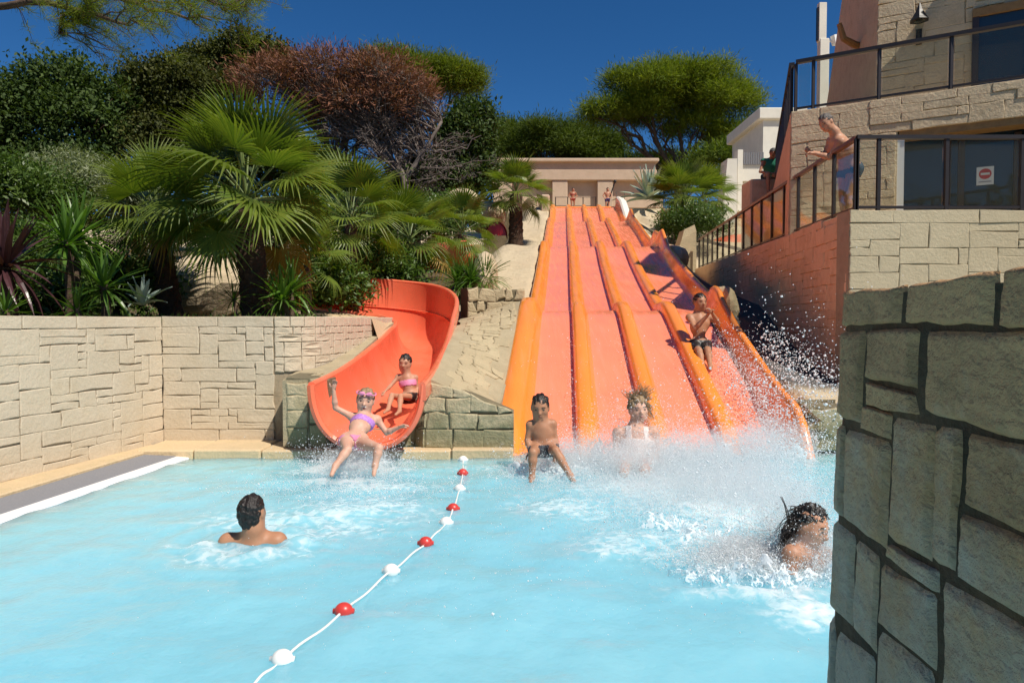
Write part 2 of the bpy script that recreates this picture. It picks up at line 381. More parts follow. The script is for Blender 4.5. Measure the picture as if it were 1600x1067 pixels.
fm = keep[:-1, :-1] & keep[1:, :-1] & keep[:-1, 1:] & keep[1:, 1:]
b_ = MB(); b_.grid(np.stack([GX, GY, GZ], -1), 0, fm)
# planting soil left of the slide, sandy rock beside it, grey rubber between slide and walkway
xl = slx(np.clip(GY, 7, 38)) - .15
soil = sstep(.9, 1.9, xl - GX) * (GY < 36)
soil = np.maximum(soil, (GY > 47) * 1.0)
grey = ((GX > xl + 3.52 + .12 * fbm(GX, GY, .8, 77)) & (GX < walkx(GY) + .2)) * sstep(8.5, 8.9, GY + .2 * fbm(GX, GY, .6, 78)) * sstep(17.5, 16.5, GY)
def hill_material():
    m, t, b, N, L = nodes('hillside_soil_and_rock'); setp(b, rough=.9, spec=.2)
    src = M['hill'].node_tree
    g = N('ShaderNodeNewGeometry')
    def noise(sc):
        n = N('ShaderNodeTexNoise'); n.inputs['Scale'].default_value = sc; n.inputs['Detail'].default_value = 7; n.inputs['Roughness'].default_value = .65; L(g.outputs['Position'], n.inputs['Vector']); return n.outputs[0]
    def mr(x, a, bb, lo=0, hi=1):
        r = N('ShaderNodeMapRange'); r.inputs[1].default_value = a; r.inputs[2].default_value = bb; r.inputs[3].default_value = lo; r.inputs[4].default_value = hi; L(x, r.inputs[0]); return r.outputs[0]
    def mix(f, a, bb):
        x = N('ShaderNodeMix'); x.data_type = 'RGBA'; L(f, x.inputs[0])
        for i, q in ((6, a), (7, bb)):
            if isinstance(q, tuple): x.inputs[i].default_value = (*q, 1)
            else: L(q, x.inputs[i])
        return x.outputs[2]
    rock = mix(mr(noise(1.3), .35, .65), (.56, .46, .31), (.49, .39, .26)); rock = mix(mr(noise(7), .5, .72, 0, .5), rock, (.38, .30, .19))
    so_ = mix(mr(noise(3), .3, .7), (.10, .07, .04), (.17, .125, .07)); so_ = mix(mr(noise(30), .45, .7), so_, (.06, .05, .02))
    a1 = N('ShaderNodeAttribute'); a1.attribute_name = 'soil'; a2 = N('ShaderNodeAttribute'); a2.attribute_name = 'grey'
    c = mix(a1.outputs['Fac'], rock, so_); gr = mix(mr(noise(40), .3, .7), (.075, .072, .068), (.12, .115, .11)); c = mix(a2.outputs['Fac'], c, gr)
    L(c, b.inputs['Base Color']); bp = N('ShaderNodeBump'); bp.inputs['Strength'].default_value = .8; bp.inputs['Distance'].default_value = .06
    L(noise(8), bp.inputs['Height']); L(bp.outputs[0], b.inputs['Normal']); return m
hill = obj('hillside', b_, hill_material(), smooth=True); tag(hill, 'sandy rock and planting soil of the slope around the slides', kind='structure')
for nm, A in (('soil', soil), ('grey', grey)):
    at = hill.data.attributes.new(nm, 'FLOAT', 'POINT'); at.data.foreach_set('value', A.astype(np.float32).ravel())
b_ = MB(); b_.grid([[(-1500,-1500,-1.6),(-1500,2500,-1.6)],[(1500,-1500,-1.6),(1500,2500,-1.6)]][::1])
tag(obj('ground', b_, plain('far_ground', (.16,.14,.07), .9, .4, .05)), 'flat ground far beyond the park', kind='structure')
b_ = MB(); b_.box((-7, -12, -1.5), (9, -3.9, .12)); tag(obj('pool_deck', b_, M['coping']), 'sandy deck behind the shallow end of the pool', kind='structure')

# ------------------------------------------------------------------ stone walls
def pack(nu, nv, r, sizes):
    occ = np.zeros((nu, nv), bool); out = []
    for j in range(nv):
        for i in range(nu):
            if occ[i, j]: continue
            w_, h_ = sizes[r.integers(len(sizes))]
            w_ = min(w_, nu - i); h_ = min(h_, nv - j)
            while w_ > 1 and occ[i:i+w_, j].any(): w_ -= 1
            while h_ > 1 and occ[i:i+w_, j:j+h_].any(): h_ -= 1
            occ[i:i+w_, j:j+h_] = True; out.append((i, j, w_, h_))
    return out

def stone_piece(name, outline, Sf, parent, mat, bev=.012, depth=.035, r=None, proud=.0, wob=.006, sub=1):
    """one stone: an outline in wall coordinates (u, v), pushed out of the wall face with a worn edge"""
    o = np.asarray(outline, float)
    pts = []
    for k in range(len(o)):
        a, bb = o[k], o[(k + 1) % len(o)]
        pts.append(a + r.normal(0, wob, 2))
        for q in range(1, sub + 1): pts.append(a + (bb - a) * (q / (sub + 1)) + r.normal(0, wob, 2))
    p = np.array(pts); c = p.mean(0); n = len(p)
    d = p - c; L = np.linalg.norm(d, axis=1)[:, None]
    inn = c + d * np.maximum(0.3, 1 - bev * 1.6 / np.maximum(L, 1e-3))
    tl = r.normal(0, .004, 2)
    def put(q, h):
        Pw, Nw = Sf(q[:, 0], q[:, 1]); hh = h + (q - c) @ tl * 1.5 if h > 0 else np.full(len(q), h); return Pw + Nw * hh[:, None]
    mb = MB(); mb.loft([put(p, -depth), put(p, max(proud - bev * .6, .001)), put(inn, proud)], cap=False)
    mb.add(put(inn, proud), [tuple(range(n))])
    return obj(name, mb, mat, parent)

def poly_surface(poly):
    """u runs along a plan polyline, v is height; the normal is to the right of the direction of travel"""
    p = np.asarray(poly, float); seg = np.diff(p, axis=0); L = np.hypot(*seg.T); cum = np.concatenate([[0], np.cumsum(L)])
    def Sf(u, v):
        u = np.asarray(u, float); v = np.asarray(v, float)
        x = np.interp(u, cum, p[:, 0]); y = np.interp(u, cum, p[:, 1])
        k = np.clip(np.searchsorted(cum, u, side='right') - 1, 0, len(seg) - 1)
        t = seg[k] / L[k][:, None]
        return np.stack([x, y, v], -1), np.stack([t[:, 1], -t[:, 0], np.zeros_like(u)], -1)
    return Sf, cum[-1]

def stones_on(parent, Sf, U, z0, z1, uu, vv, sizes, mat, r, gap=.0032, proud=.006, u0=0.0, ok=None, wob=.005, name='stone', limit=300, bev=.007, sub=1, join=0):
    nu = max(1, int(round((U - u0) / uu))); nv = max(1, int(round((z1 - z0) / vv))); uu = (U - u0) / nu; vv = (z1 - z0) / nv; k = 0
    for i, j, a, b in pack(nu, nv, r, sizes):
        x0, x1, y0, y1 = u0 + i*uu + gap, u0 + (i+a)*uu - gap, z0 + j*vv + gap, z0 + (j+b)*vv - gap
        if ok is not None and not ok((x0+x1)/2, (y0+y1)/2, x0, x1, y0, y1): continue
        if k >= limit: break
        k += 1
        stone_piece(name, [(x0,y0),(x1,y0),(x1,y1),(x0,y1)], Sf, parent, mat, r=r, proud=proud * (.6 + .8 * r.random()), wob=wob, bev=bev, sub=sub)

def wall_core(parent, poly, z0, z1, th, mat, name='wall_core', inset=.012):
    """the body of the wall behind its stones; z1 a number or one value per plan point"""
    p = np.asarray(poly, float); t = np.gradient(p, axis=0); t /= np.linalg.norm(t, axis=1)[:, None]
    nrm = np.stack([t[:, 1], -t[:, 0]], -1); z1 = np.broadcast_to(z1, (len(p),))
    f = p - nrm * inset; bk = p - nrm * th; rings = []
    for i in range(len(p)):
        rings.append([(f[i,0],f[i,1],z0),(f[i,0],f[i,1],z1[i]-.015),(f[i,0]*.9+bk[i,0]*.1,f[i,1]*.9+bk[i,1]*.1,z1[i]),(bk[i,0],bk[i,1],z1[i]),(bk[i,0],bk[i,1],z0)])
    mb = MB(); mb.loft(rings, cap=True); return obj(name, mb, mat, parent)

r = np.random.default_rng(11)
AS = [(4,2),(3,2),(5,2),(2,2),(4,1),(3,1),(5,1),(3,3),(4,3),(2,1),(6,2)]
# left pool wall (runs towards the corner), seen lit from the side
lw = thing('stone_wall', (-4.4, 5.5, 0), 'long cream block wall along the left edge of the pool, above the grey mat', 'wall')
polyL = [(wallx(.5), .5), (wallx(3), 3.0), (wallx(5.5), 5.5), (-3.95, 7.7)]
Sf, U = poly_surface(polyL)
wall_core(lw, polyL, .02, 1.485, .3, M['wall_core'])
stones_on(lw, Sf, U, .06, 1.37, .105, .077, AS, M['wall'], r, u0=.9, limit=280)
stones_on(lw, Sf, U, 1.37, 1.488, .6, .118, [(1,1),(2,1)], M['wall'], r, u0=.9, limit=30, wob=.004)
bw = thing('stone_wall', (-3.2, 7.75, 0), 'cream block wall facing the pool behind the corner, curving back beside the coral slide', 'wall')
polyB = [(-3.95, 7.7), (-3.2, 7.7), (-2.66, 7.7), (-2.44, 7.80), (-2.30, 8.0), (-2.21, 8.3), (-2.13, 8.75), (-2.08, 9.3), (-2.04, 9.9), (-2.02, 10.5), (-2.0, 11.2), (-2.08, 11.9)]
polyB = polyB[:2] + [tuple(q) for q in catmull(np.array(polyB[1:]), 48)[1:]]
Sf, U = poly_surface(polyB)
wall_core(bw, polyB, .02, 1.488, .28, M['wall_core'], inset=.016)
stones_on(bw, Sf, 1.26, .06, 1.37, .105, .077, AS, M['wall'], r, limit=150, wob=.005)
stones_on(bw, Sf, 1.26, 1.37, 1.492, .6, .12, [(1,1)], M['wall'], r, wob=.003)
stones_on(bw, Sf, U, .86, 1.37, .10, .085, [(1,1),(2,1),(1,2),(2,2),(3,1)], M['wall'], r, u0=1.27, limit=200, sub=2, wob=.003)
stones_on(bw, Sf, U, 1.37, 1.492, .17, .12, [(1,1)], M['wall'], r, u0=1.27, wob=.002, sub=2)

# coping, grey mat, white strip
def edge(y): return -3.37 - .117 * (7.26 - np.asarray(y))
def strip(name, xa, xb, za, zb, mat, label, y0=-3.9, y1=7.2, n=12, kind='structure'):
    ys = np.linspace(y0, y1, n); rings = []
    for y in ys:
        a, b = xa(y), xb(y); rings.append([(a, y, -.3), (b, y, -.3), (b, y, zb - .012), (b - .012, y, zb), (a, y, za)])
    mb = MB(); mb.loft(rings, cap=True); o = obj(name, mb, mat); return tag(o, label, kind=kind)
strip('pool_edge_strip', lambda y: edge(y) - .13, lambda y: edge(y), .022, .012, M['white_strip'], 'white tiled waterline strip of the pool', y1=7.19)
strip('anti_slip_mat', lambda y: edge(y) - .47, lambda y: edge(y) - .131, .04, .026, M['grey_mat'], 'grey anti slip strip beside the pool', y1=7.36)
strip('left_coping', lambda y: wallx(y) - .02, lambda y: edge(y) - .471, .075, .07, M['coping'], 'sand coloured coping at the foot of the left wall', y1=7.5)
cp = thing('pool_coping', (-2, 7.3, 0), 'worn sand coloured coping kerb along the back of the pool', 'kerb')
x = -3.95
while x < 0.0:
    L = .58 + .2 * r.random(); x2 = min(x + L, .02)
    mb = MB(); d = .02 * r.random(); mb.box((x + .004, 7.13 - d, -.4), (x2 - .004, 7.75 if x < -2.4 else 7.31, .085 + .012 * r.random()), bev=.018); obj('kerb_stone', mb, M['coping'], cp); x = x2

# stone block faces either side of the curvy slide's mouth
def xmouth(z): return .50
lb = thing('slide_rock_wall', (-2.2, 7.3, 0), 'short block wall left of the coral slide mouth, grown with algae', 'wall')
polyl = [(-2.42, 7.72), (-2.42, 7.27), (-1.97, 7.25), (-1.90, 7.5)]
Sf, U = poly_surface(polyl); wall_core(lb, [(-2.42, 7.72), (-2.42, 7.27), (-1.95, 7.25)], .02, [.86, .85, .82], .25, M['block_core'])
for (u0, u1) in ((.01, .44), (.46, .70), (.71, .89)):
    zz = .07
    for h in (.26, .2, .17, .13):
        hh = h * (.9 + .2 * r.random())
        if zz + hh > .87: hh = .87 - zz
        if hh > .05: stone_piece('stone', [(u0+.006, zz+.006), (u1-.006, zz+.006), (u1-.006, zz+hh-.006), (u0+.006, zz+hh-.006)], Sf, lb, M['block'], r=r, proud=.014, bev=.011, wob=.007)
        zz += hh
rb = thing('slide_rock_wall', (-.4, 7.3, 0), 'block wall between the coral slide mouth and the orange slide, stained by algae', 'wall')
polyr = [(-1.90, 7.42), (-1.05, 7.42), (-.97, 7.27), (-.4, 7.25), (.02, 7.25)]
topz = lambda xx: np.interp(xx, [-1.9, -1.05, -.97, -.7, -.4, -.2, .02], [.22, .3, .815, .75, .65, .56, .47])
Sf, U = poly_surface(polyr); wall_core(rb, polyr, .02, [.2, .22, .80, .65, .47], .2, M['block_core'])
rows = [(.07, .285, [.05,.5,.85,1.05,1.36,1.68,2.03]), (.285, .46, [.84,1.08,1.32,1.62,2.03]), (.46, .62, [.86,1.03,1.28,1.55,1.84,2.0]), (.62, .82, [.90,1.12,1.36,1.55])]
for z0, z1, cuts in rows:
    for a, b in zip(cuts[:-1], cuts[1:]):
        ta = topz(Sf(np.array([a]), np.array([0]))[0][0, 0]); tb = topz(Sf(np.array([b]), np.array([0]))[0][0, 0])
        if min(ta, tb) < z0 + .05 and a < .8: continue
        top_ = lambda q: max(z0 + .03, q - .004) if (z0 > .6 or (z0 > .4 and a > 1.5)) else max(z0 + .03, min(z1 - .005, q))
        stone_piece('stone', [(a+.005, z0+.005), (b-.005, z0+.005), (b-.005, top_(tb)), (a+.005, top_(ta))], Sf, rb, M['block'], r=r, proud=.014, bev=.011, wob=.008)

# paved rock ramps on both sides of the curvy slide
def trough_x(y): return np.interp(y, CURVE[:62, 1], CURVE[:62, 0])
def wall_edge(y): return np.interp(y, [7.27, 7.70, 7.76, 7.93, 8.2, 8.7, 9.3, 9.9, 10.5, 12.4], [-2.42, -2.42, -2.40, -2.25, -2.16, -2.10, -2.06, -2.02, -2.0, -1.98])
def ramp_z(x, y):
    x = np.asarray(x, float); y = np.asarray(y, float)
    rim = np.interp(y, [7, 8, 9.5, 11, 12.4], [.80, .90, 1.12, 1.36, 1.48]); hump = .05 * np.sin(np.clip((y - 7.2) / 5.2, 0, 1) * pi)
    cx = trough_x(y); e = cx + .56; t = np.clip((x - e) / np.maximum(slx(y) - .2 - e, .2), 0, 1)
    low = np.interp(y, [7.2, 8, 8.6, 12.4], [.47, .50, .62, 1.66]); low = np.where(y > 8.6, np.maximum(slz(y) + .20, .62), low)
    r0 = rim + hump * .6 - .01 + (low - rim) * t ** 1.15
    return np.where(x > cx, r0, rim + hump - .02)
pr = thing('paved_ramp', (-1, 9, .9), None, None)
BASE[pr.name] = np.array([-1, 9, .9]); tag(pr, 'sloping stone paving on both sides of the coral slide', kind='structure')
M['ramp_joint'] = stone_mat('ramp_joint', (.44,.365,.235), (.38,.31,.195), (.26,.21,.13), .5, 0, .4)
def sheet(xa, xb, y0, y1, name='ramp_bed'):
    ys = np.arange(y0, y1, .05); G = []
    for y in ys:
        xx = np.linspace(xa(y), xb(y), 30); zz = ramp_z(xx, np.full(30, y)) + .010 * fbm(xx, np.full(30, y), .5, 21)
        row = np.stack([xx, np.full(30, y), zz], -1); row = np.concatenate([row[:1] - [0, 0, .25], row, row[-1:] - [0, 0, .5]]); G.append(row)
    G = np.array(G); f = G[:1].copy(); f[..., 2] = .1; mb = MB(); mb.grid(np.concatenate([f, G])); return obj(name, mb, M['ramp_joint'], pr, smooth=False)
sheet(lambda y: trough_x(y) + .53 + .04 * (y > 11), lambda y: slx(y) - .16, 7.27, 12.45)
sheet(lambda y: wall_edge(y) - .03, lambda y: trough_x(y) - .54, 7.27, 11.95)
def ramp_S(u, v):
    e = .01; z = ramp_z(u, v); dx = (ramp_z(u + e, v) - ramp_z(u - e, v)) / (2*e); dy = (ramp_z(u, v + e) - ramp_z(u, v - e)) / (2*e)
    n = np.stack([-dx, -dy, np.ones_like(z)], -1); n /= np.linalg.norm(n, axis=1)[:, None]
    return np.stack([u, v, z + .006], -1), n
def ramp_ok(cx, cy, x0, x1, y0, y1):
    for xx in (x0, x1):
        for yy in (y0, y1):
            tx = trough_x(yy)
            if tx - .60 < xx < tx + .60: return False
            if xx > slx(yy) - .20 or xx < wall_edge(yy) + .02: return False
            if xx < -1.4 and yy > 11.0: return False
            if (x0 < tx) != (x1 < tx): return False
    return True
stones_on(pr, ramp_S, .05, 7.28, 12.3, .08, .15, [(3,1),(2,1),(4,1),(2,2),(3,2),(3,1)], M['ramp'], r, u0=-2.42, ok=ramp_ok, gap=.004, proud=.014, wob=.014, limit=295, bev=.012)

# irregular stone face above the ramp, and the rocks beside the slide
fw = thing('crazy_stone_wall', (-.3, 12.5, 1.4), 'irregular stone face at the top of the paving, beside the orange slide', 'wall')
polyf = [(-.80, 12.3), (-.45, 12.42), (-.1, 12.47), (.23, 12.5)]
Sf, U = poly_surface(polyf); wall_core(fw, polyf, 1.2, [2.03, 2.02, 2.0, 2.02], .5, M['block_core'], inset=.01)
for row, (z0, z1) in enumerate(((1.40, 1.60), (1.60, 1.80), (1.80, 2.03))):
    u = 0
    while u < U - .05:
        w_ = min(.14 + .2 * r.random(), U - u)
        j = r.normal(0, .03, 4); stone_piece('stone', [(u+.006, z0+j[0]+.006), (u+w_-.006, z0+j[1]+.006), (u+w_-.006+j[3], min(z1+j[1]-.006, 2.03)), (u+.006+j[2], min(z1+j[0]-.006, 2.03))], Sf, fw, M['ramp'], r=r, proud=.03, bev=.02, wob=.012); u += w_

def boulder(name, c, rad, label, seed, mat=None, cat='boulder', group=None, flat=.0):
    rr = np.random.default_rng(seed); n, m = 22, 14; rings = []
    K = rr.normal(size=(14, 3)); K /= np.linalg.norm(K, axis=1)[:, None]; H = .78 + .22 * rr.random(14)
    for i in range(m):
        t = pi * (i + .5) / m; ring = []
        for a in np.arange(n) * 2 * pi / n:
            d = np.array([sin(t) * cos(a), sin(t) * sin(a), -cos(t)]); q = d @ K.T
            rad_ = min(1.0, min([h / x for h, x in zip(H, q) if x > .05] or [1])); rad_ *= 1 + .03 * sin(5 * a + seed) * sin(t)
            ring.append(np.array(c) + d * rad_ * np.array(rad))
        rings.append(ring)
    mb = MB(); mb.loft(rings, cap=True); o = obj(name, mb, mat or M['hill'], base=(c[0], c[1], c[2] - rad[2]), smooth=False)
    return tag(o, label, cat, group)
boulder('boulder', (-.60, 14.6, 2.25), (.34, .75, .68), 'sharp edged pale rock rising from the planting left of the orange slide', 3)
boulder('boulder', P(722, 322, 25), (.75, .9, .62), 'tall pale boulder on the slope above the small fan palms', 5)
boulder('boulder', P(760, 338, 24), (.7, .8, .62), 'low pale boulder at the foot of the tall boulder', 6)
boulder('boulder', P(1040, 408, 20), (.55, 1.6, .55), 'smooth pale rock slab beside the wavy right rim of the orange slide', 9)
boulder('boulder', P(320, 450, 12.4), (.75, .6, .62), 'pale rock seen between the two palm trunks behind the wall', 12)
boulder('boulder', P(1128, 482, 12.6), (.26, .6, .42), 'pale carved rock behind the lower right flank of the orange slide', 10, M['ramp'])

# ------------------------------------------------------------------ right front block, walkway wall, terrace wall
fb = thing('slide_rock_wall', (3.9, 7.45, 0), 'pale stone kerb wall right of the orange slide mouth, behind the near pillar', 'wall')
polyq = [(3.25, 7.9), (3.24, 7.45), (4.0, 7.42), (5.6, 7.42), (6.4, 7.42)]
Sf, U = poly_surface(polyq); wall_core(fb, polyq, -.3, [.53, .5, .47, .45, .45], .5, M['block_core'])
stones_on(fb, Sf, U, .02, .47, .1, .11, [(3,1),(4,1),(3,2),(4,2)], M['block'], r, proud=.03, wob=.009, limit=60)
ww = thing('walkway_wall', (5.2, 14, 1), 'long block wall with orange slide bounce in its colour, under the sloping walkway rail', 'wall')
polyw = [(walkx(y), y) for y in np.linspace(23.4, 9.07, 16)]
Sf, U = poly_surface(polyw); 
polyw2 = polyw[::1]
wall_core(ww, polyw, .2, [walkz(y) for _, y in polyw], .35, M['walk'], inset=.012)
def wok(cx, cy, x0, x1, y0, y1):
    yy = np.interp(cx, [0, U], [23.4, 9.07]); return y1 < walkz(yy) + .01 and y1 > np.interp(yy, [9, 10.5, 14, 20, 24], [.6, .7, 1.6, 2.3, 3.0])
stones_on(ww, Sf, U, .5, 2.92, .13, .121, [(3,1),(4,1),(3,2),(4,2),(2,1),(5,1)], M['walk'], r, u0=3.0, ok=wok, proud=.012, limit=298, wob=.006)
tw = thing('terrace_wall', (6, 9, 1.5), 'sunlit greenish cream block wall below the terrace railing', 'wall')
polyt = [(4.43, 9.0), (6, 9.0), (9.5, 9.0)]
Sf, U = poly_surface(polyt); wall_core(tw, polyt, .1, 2.885, .35, M['wall_core'])
stones_on(tw, Sf, U, 1.2, 2.72, .13, .108, AS, M['terrace'], r, limit=200, proud=.014, wob=.006)
stones_on(tw, Sf, U, 2.72, 2.89, .55, .17, [(1,1),(2,1)], M['terrace'], r, proud=.014)
b_ = MB(); T = [(4.75, 9.3), (9.6, 9.3), (12, 24), (6.4, 24)]
b_.add([(x, y, 2.9 + (y - 9.3) * .02) for x, y in T] + [(x, y, 2.6) for x, y in T], [(0,1,2,3), (0,4,5,1), (1,5,6,2), (2,6,7,3), (3,7,4,0)])
tag(obj('terrace', b_, M['coping']), 'paved terrace and walkway floor', kind='structure')

# ------------------------------------------------------------------ foreground wall, seen close
FS = .62
FA, FB_ = np.array([1.325, 2.78]) * FS, np.array([1.12, 1.46]) * FS
fd = (FB_ - FA) / np.linalg.norm(FB_ - FA); fn = np.array([fd[1], -fd[0]]) ; fn = fn if fn[0] < 0 else -fn
def fore_S(u, v):
    u = np.asarray(u, float); v = np.asarray(v, float)
    back = np.where(u < .10 * FS, (.10 * FS - u) ** 2 * 2.2 / FS, 0)                     # the far end turns away
    off = -.0223 * (1.53 - v)                                            # battered: wider at the foot
    q = FA[None] + fd[None] * u[:, None] - fn[None] * (off * -1 * -1 + back)[:, None]
    dn = np.where(u < .10 * FS, -(.10 * FS - u) * 4.4 / FS, 0)
    n2 = fn[None] + fd[None] * dn[:, None]; n2 /= np.linalg.norm(n2, axis=1)[:, None]
    return np.stack([q[:, 0], q[:, 1], v], -1), np.stack([n2[:, 0], n2[:, 1], np.full_like(u, .02)], -1)
def fore_uv(px, py):
    xc, yc = (px - 800) / FPX, (533.5 - py) / FPX
    d = np.array([xc, cos(PITCH) + yc * sin(PITCH), -sin(PITCH) + yc * cos(PITCH)])
    t = np.dot(FA, fn) / np.dot(d[:2], fn); q = d * t; return np.dot(q[:2] - FA, fd), EYE + q[2]
fg = thing('near_pillar_wall', (1.3, 2.2, 0), 'shaded weathered wall of big rough stones in the right foreground', 'wall')
us = np.concatenate([np.linspace(-.16, .12, 8), np.linspace(.2, 2.6, 10)]) * FS
rings = []
for u in us:
    ring = []
    for v in (-.5, 0, .5, 1.0, 1.505):
        a, n_ = fore_S(np.array([u]), np.array([v])); ring.append(a[0] - n_[0] * .0095)
    tp = ring[-1].copy(); off = np.array([-fn[0], -fn[1], 0]) * .40
    ring += [tp + off, np.array([tp[0], tp[1], -.5]) + off]; rings.append(ring)
b_ = MB(); b_.loft(rings, cap=True); obj('wall_core', b_, M['fore_core'], fg)
ZR = [  # corners of each stone, read off a 1.6x enlargement of the wall
 [(80,90),(238,76),(232,166),(77,176)], [(241,75),(470,40),(464,176),(236,166)], [(486,36),(680,4),(680,180),(482,176)],
 [(75,183),(145,186),(140,420),(64,402)], [(150,186),(277,184),(275,330),(145,304)], [(147,314),(271,345),(281,395),(145,371)], [(142,377),(215,395),(213,456),(141,430)],
 [(290,186),(680,186),(680,505),(286,385)], [(62,409),(98,425),(98,656),(56,634)], [(103,430),(212,462),(209,740),(100,656)],
 [(220,398),(328,425),(321,770),(216,712)], [(332,421),(389,435),(383,800),(328,772)], [(400,438),(680,515),(680,745),(389,622)],
 [(56,644),(133,700),(130,932),(50,860)], [(137,706),(190,752),(190,1000),(133,935)], [(214,724),(338,786),(341,842),(209,744)],
 [(195,764),(340,852),(338,1042),(193,920)], [(388,640),(680,760),(680,985),(386,800)], [(345,806),(680,1000),(680,1260),(345,1075)],
 [(49,870),(87,930),(87,1210),(44,1210)], [(92,930),(190,1010),(190,1230),(91,1215)], [(193,926),(336,1046),(340,1330),(193,1230)], [(345,1085),(680,1275),(680,1500),(345,1330)]]
def rough_stone(uv, seed):
    rr = np.random.default_rng(seed); uv = np.array(uv); n = 15
    A = np.linspace(0, 1, n); U_, V_ = np.meshgrid(A, A, indexing='ij')
    cen = uv.mean(0); dv = uv - cen; uv = cen + np.sign(dv) * np.maximum(np.abs(dv) - np.array([.0036, -.0020]), .004)
    q = ((1-U_)*(1-V_))[..., None]*uv[0] + (U_*(1-V_))[..., None]*uv[1] + (U_*V_)[..., None]*uv[2] + ((1-U_)*V_)[..., None]*uv[3]
    e = np.minimum(np.minimum(U_, 1-U_) * np.linalg.norm(uv[1]-uv[0]), np.minimum(V_, 1-V_) * np.linalg.norm(uv[3]-uv[0]))
    q = q + np.stack([fbm(q[..., 0]*1+seed, q[..., 1], .08, seed), fbm(q[..., 0], q[..., 1]+seed, .08, seed+7)], -1) * np.array([.012, .006])
    h = .010 * np.clip(e / .0035, 0, 1) ** .6 - .009 + rr.normal(0, .0012) + .0035 * fbm(q[..., 0], q[..., 1], .10, seed + 3) + .0016 * rr.random(q.shape[:2])
    h[e < 1e-6] = -.014
    Pw, Nw = fore_S(q[..., 0].ravel(), q[..., 1].ravel())
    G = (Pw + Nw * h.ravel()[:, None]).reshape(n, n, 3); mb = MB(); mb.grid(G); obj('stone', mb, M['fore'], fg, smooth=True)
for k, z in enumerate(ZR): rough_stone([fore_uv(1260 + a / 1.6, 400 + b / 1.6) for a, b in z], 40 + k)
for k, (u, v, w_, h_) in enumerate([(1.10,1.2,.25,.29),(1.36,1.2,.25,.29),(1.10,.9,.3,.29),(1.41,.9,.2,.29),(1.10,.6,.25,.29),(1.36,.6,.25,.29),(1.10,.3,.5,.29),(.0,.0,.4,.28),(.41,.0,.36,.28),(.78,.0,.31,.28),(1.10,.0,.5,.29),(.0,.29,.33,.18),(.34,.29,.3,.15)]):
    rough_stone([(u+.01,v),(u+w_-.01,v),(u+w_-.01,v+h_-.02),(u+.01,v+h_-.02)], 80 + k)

# ------------------------------------------------------------------ multi lane slide
ms = thing('multi_lane_slide', (1.6, 8, 0), 'wide four lane water slide in salmon and orange, dropping in waves to the pool', 'water slide')
SY = np.concatenate([np.arange(7.0, 14, .07), np.arange(14, 37.3, .14), [37.3]])
def sl_patch(prof, y=SY):
    """prof(y) -> (v across, height above the lane) arrays"""
    G = []
    for yy in y:
        v, h = prof(yy); G.append(np.stack([slx(yy) + np.asarray(v), np.full(len(v), yy), slz(yy) + np.asarray(h)], -1))
    return np.array(G)[:, ::-1]
for k in range(4):
    a, b = .8 * k + .17, .8 * (k + 1) - .08
    if k == 3: b = 3.14
    hh = .012 * np.abs(np.linspace(-1, 1, 9)) ** 4 * 2
    mb = MB(); mb.grid(sl_patch(lambda y: (np.linspace(a - .06, b + .04 - (.16 * sstep(12.8, 11, y) if k == 3 else 0), 9), hh))); obj('lane', mb, M['lane'], ms, smooth=True)
def ridge(k):
    c = .8 * k
    def f(y):
        e = sstep(7.2, 7.9, y); s = 1 + .35 * (y < 12.35) * sstep(12.4, 11.9, y)
        h = np.array([-.06, .03, .11, .158, .175, .18, .175, .155, .09, .02, -.06]) * (.35 + .65 * e)
        v = np.array([-.105, -.09, -.078, -.058, -.025, .03, .085, .12, .155, .19, .215])
        return c + v, h
    return f
for k in (1, 2, 3):
    mb = MB(); mb.grid(sl_patch(ridge(k))); obj('divider', mb, M['ridge'], ms, smooth=True)
def leftwall(y):
    e = sstep(7.15, 7.8, y); lo = sstep(12.6, 12.3, y)
    h = np.array([-.7, -.05, .15, .18, .185, .175, .14, .07, .015, -.05]) * np.array([1] + [.4 + .6 * e] * 9) + lo * np.array([0, 0, .05, .07, .075, .07, .03, 0, 0, 0])
    v = np.array([-.13, -.12, -.10, -.06, .0, .07, .12, .155, .19, .21]) - lo * np.array([.10, .10, .10, .09, .06, .03, .01, 0, 0, 0])
    return v, h
mb = MB(); mb.grid(sl_patch(leftwall)); obj('outer_wall', mb, M['ridge'], ms, smooth=True)
def rightwall(y):
    H = np.interp(y, [7.0, 7.3, 7.6, 8.2, 9, 10.5, 11.3, 11.8, 12.3, 12.9, 13.6, 15, 18.5, 19.6, 20.3, 21.2, 22, 24, 27.5, 28.8, 29.6, 31, 35, 36.4, 37.3], [.12, .44, .50, .42, .36, .34, .40, .47, .47, .42, .38, .36, .38, .60, .40, .60, .40, .36, .38, .56, .40, .34, .3, .28, .25])
    wd = np.interp(y, [7.0, 9, 12.6, 13.2, 37], [.0, .0, .0, .05, .05]); sh = np.interp(y, [7.0, 8, 9, 11.5, 12.2, 13.2], [.19, .18, .14, .10, .05, .0])
    t = np.array([-.1, .03, .10, .25, .45, .65, .82, .95, 1, .97, .8, -.5])
    v = 3.12 - sh + np.array([.0, .05, .085, .115, .135, .15, .165, .18, .215, .26, .28, .30]) + wd * np.array([0, .05, .15, .4, .6, .8, .9, 1, 1, 1, 1, 1])
    return v, t * H
mb = MB(); mb.grid(sl_patch(rightwall)); obj('outer_wall', mb, M['ridge'], ms, smooth=True)
b_ = MB(); x0 = slx(36.9); b_.box((x0 - .25, 37.25, 7.0), (x0 + 3.5, 37.5, 7.60), bev=.03); obj('start_lip', b_, M['ridge'], ms)
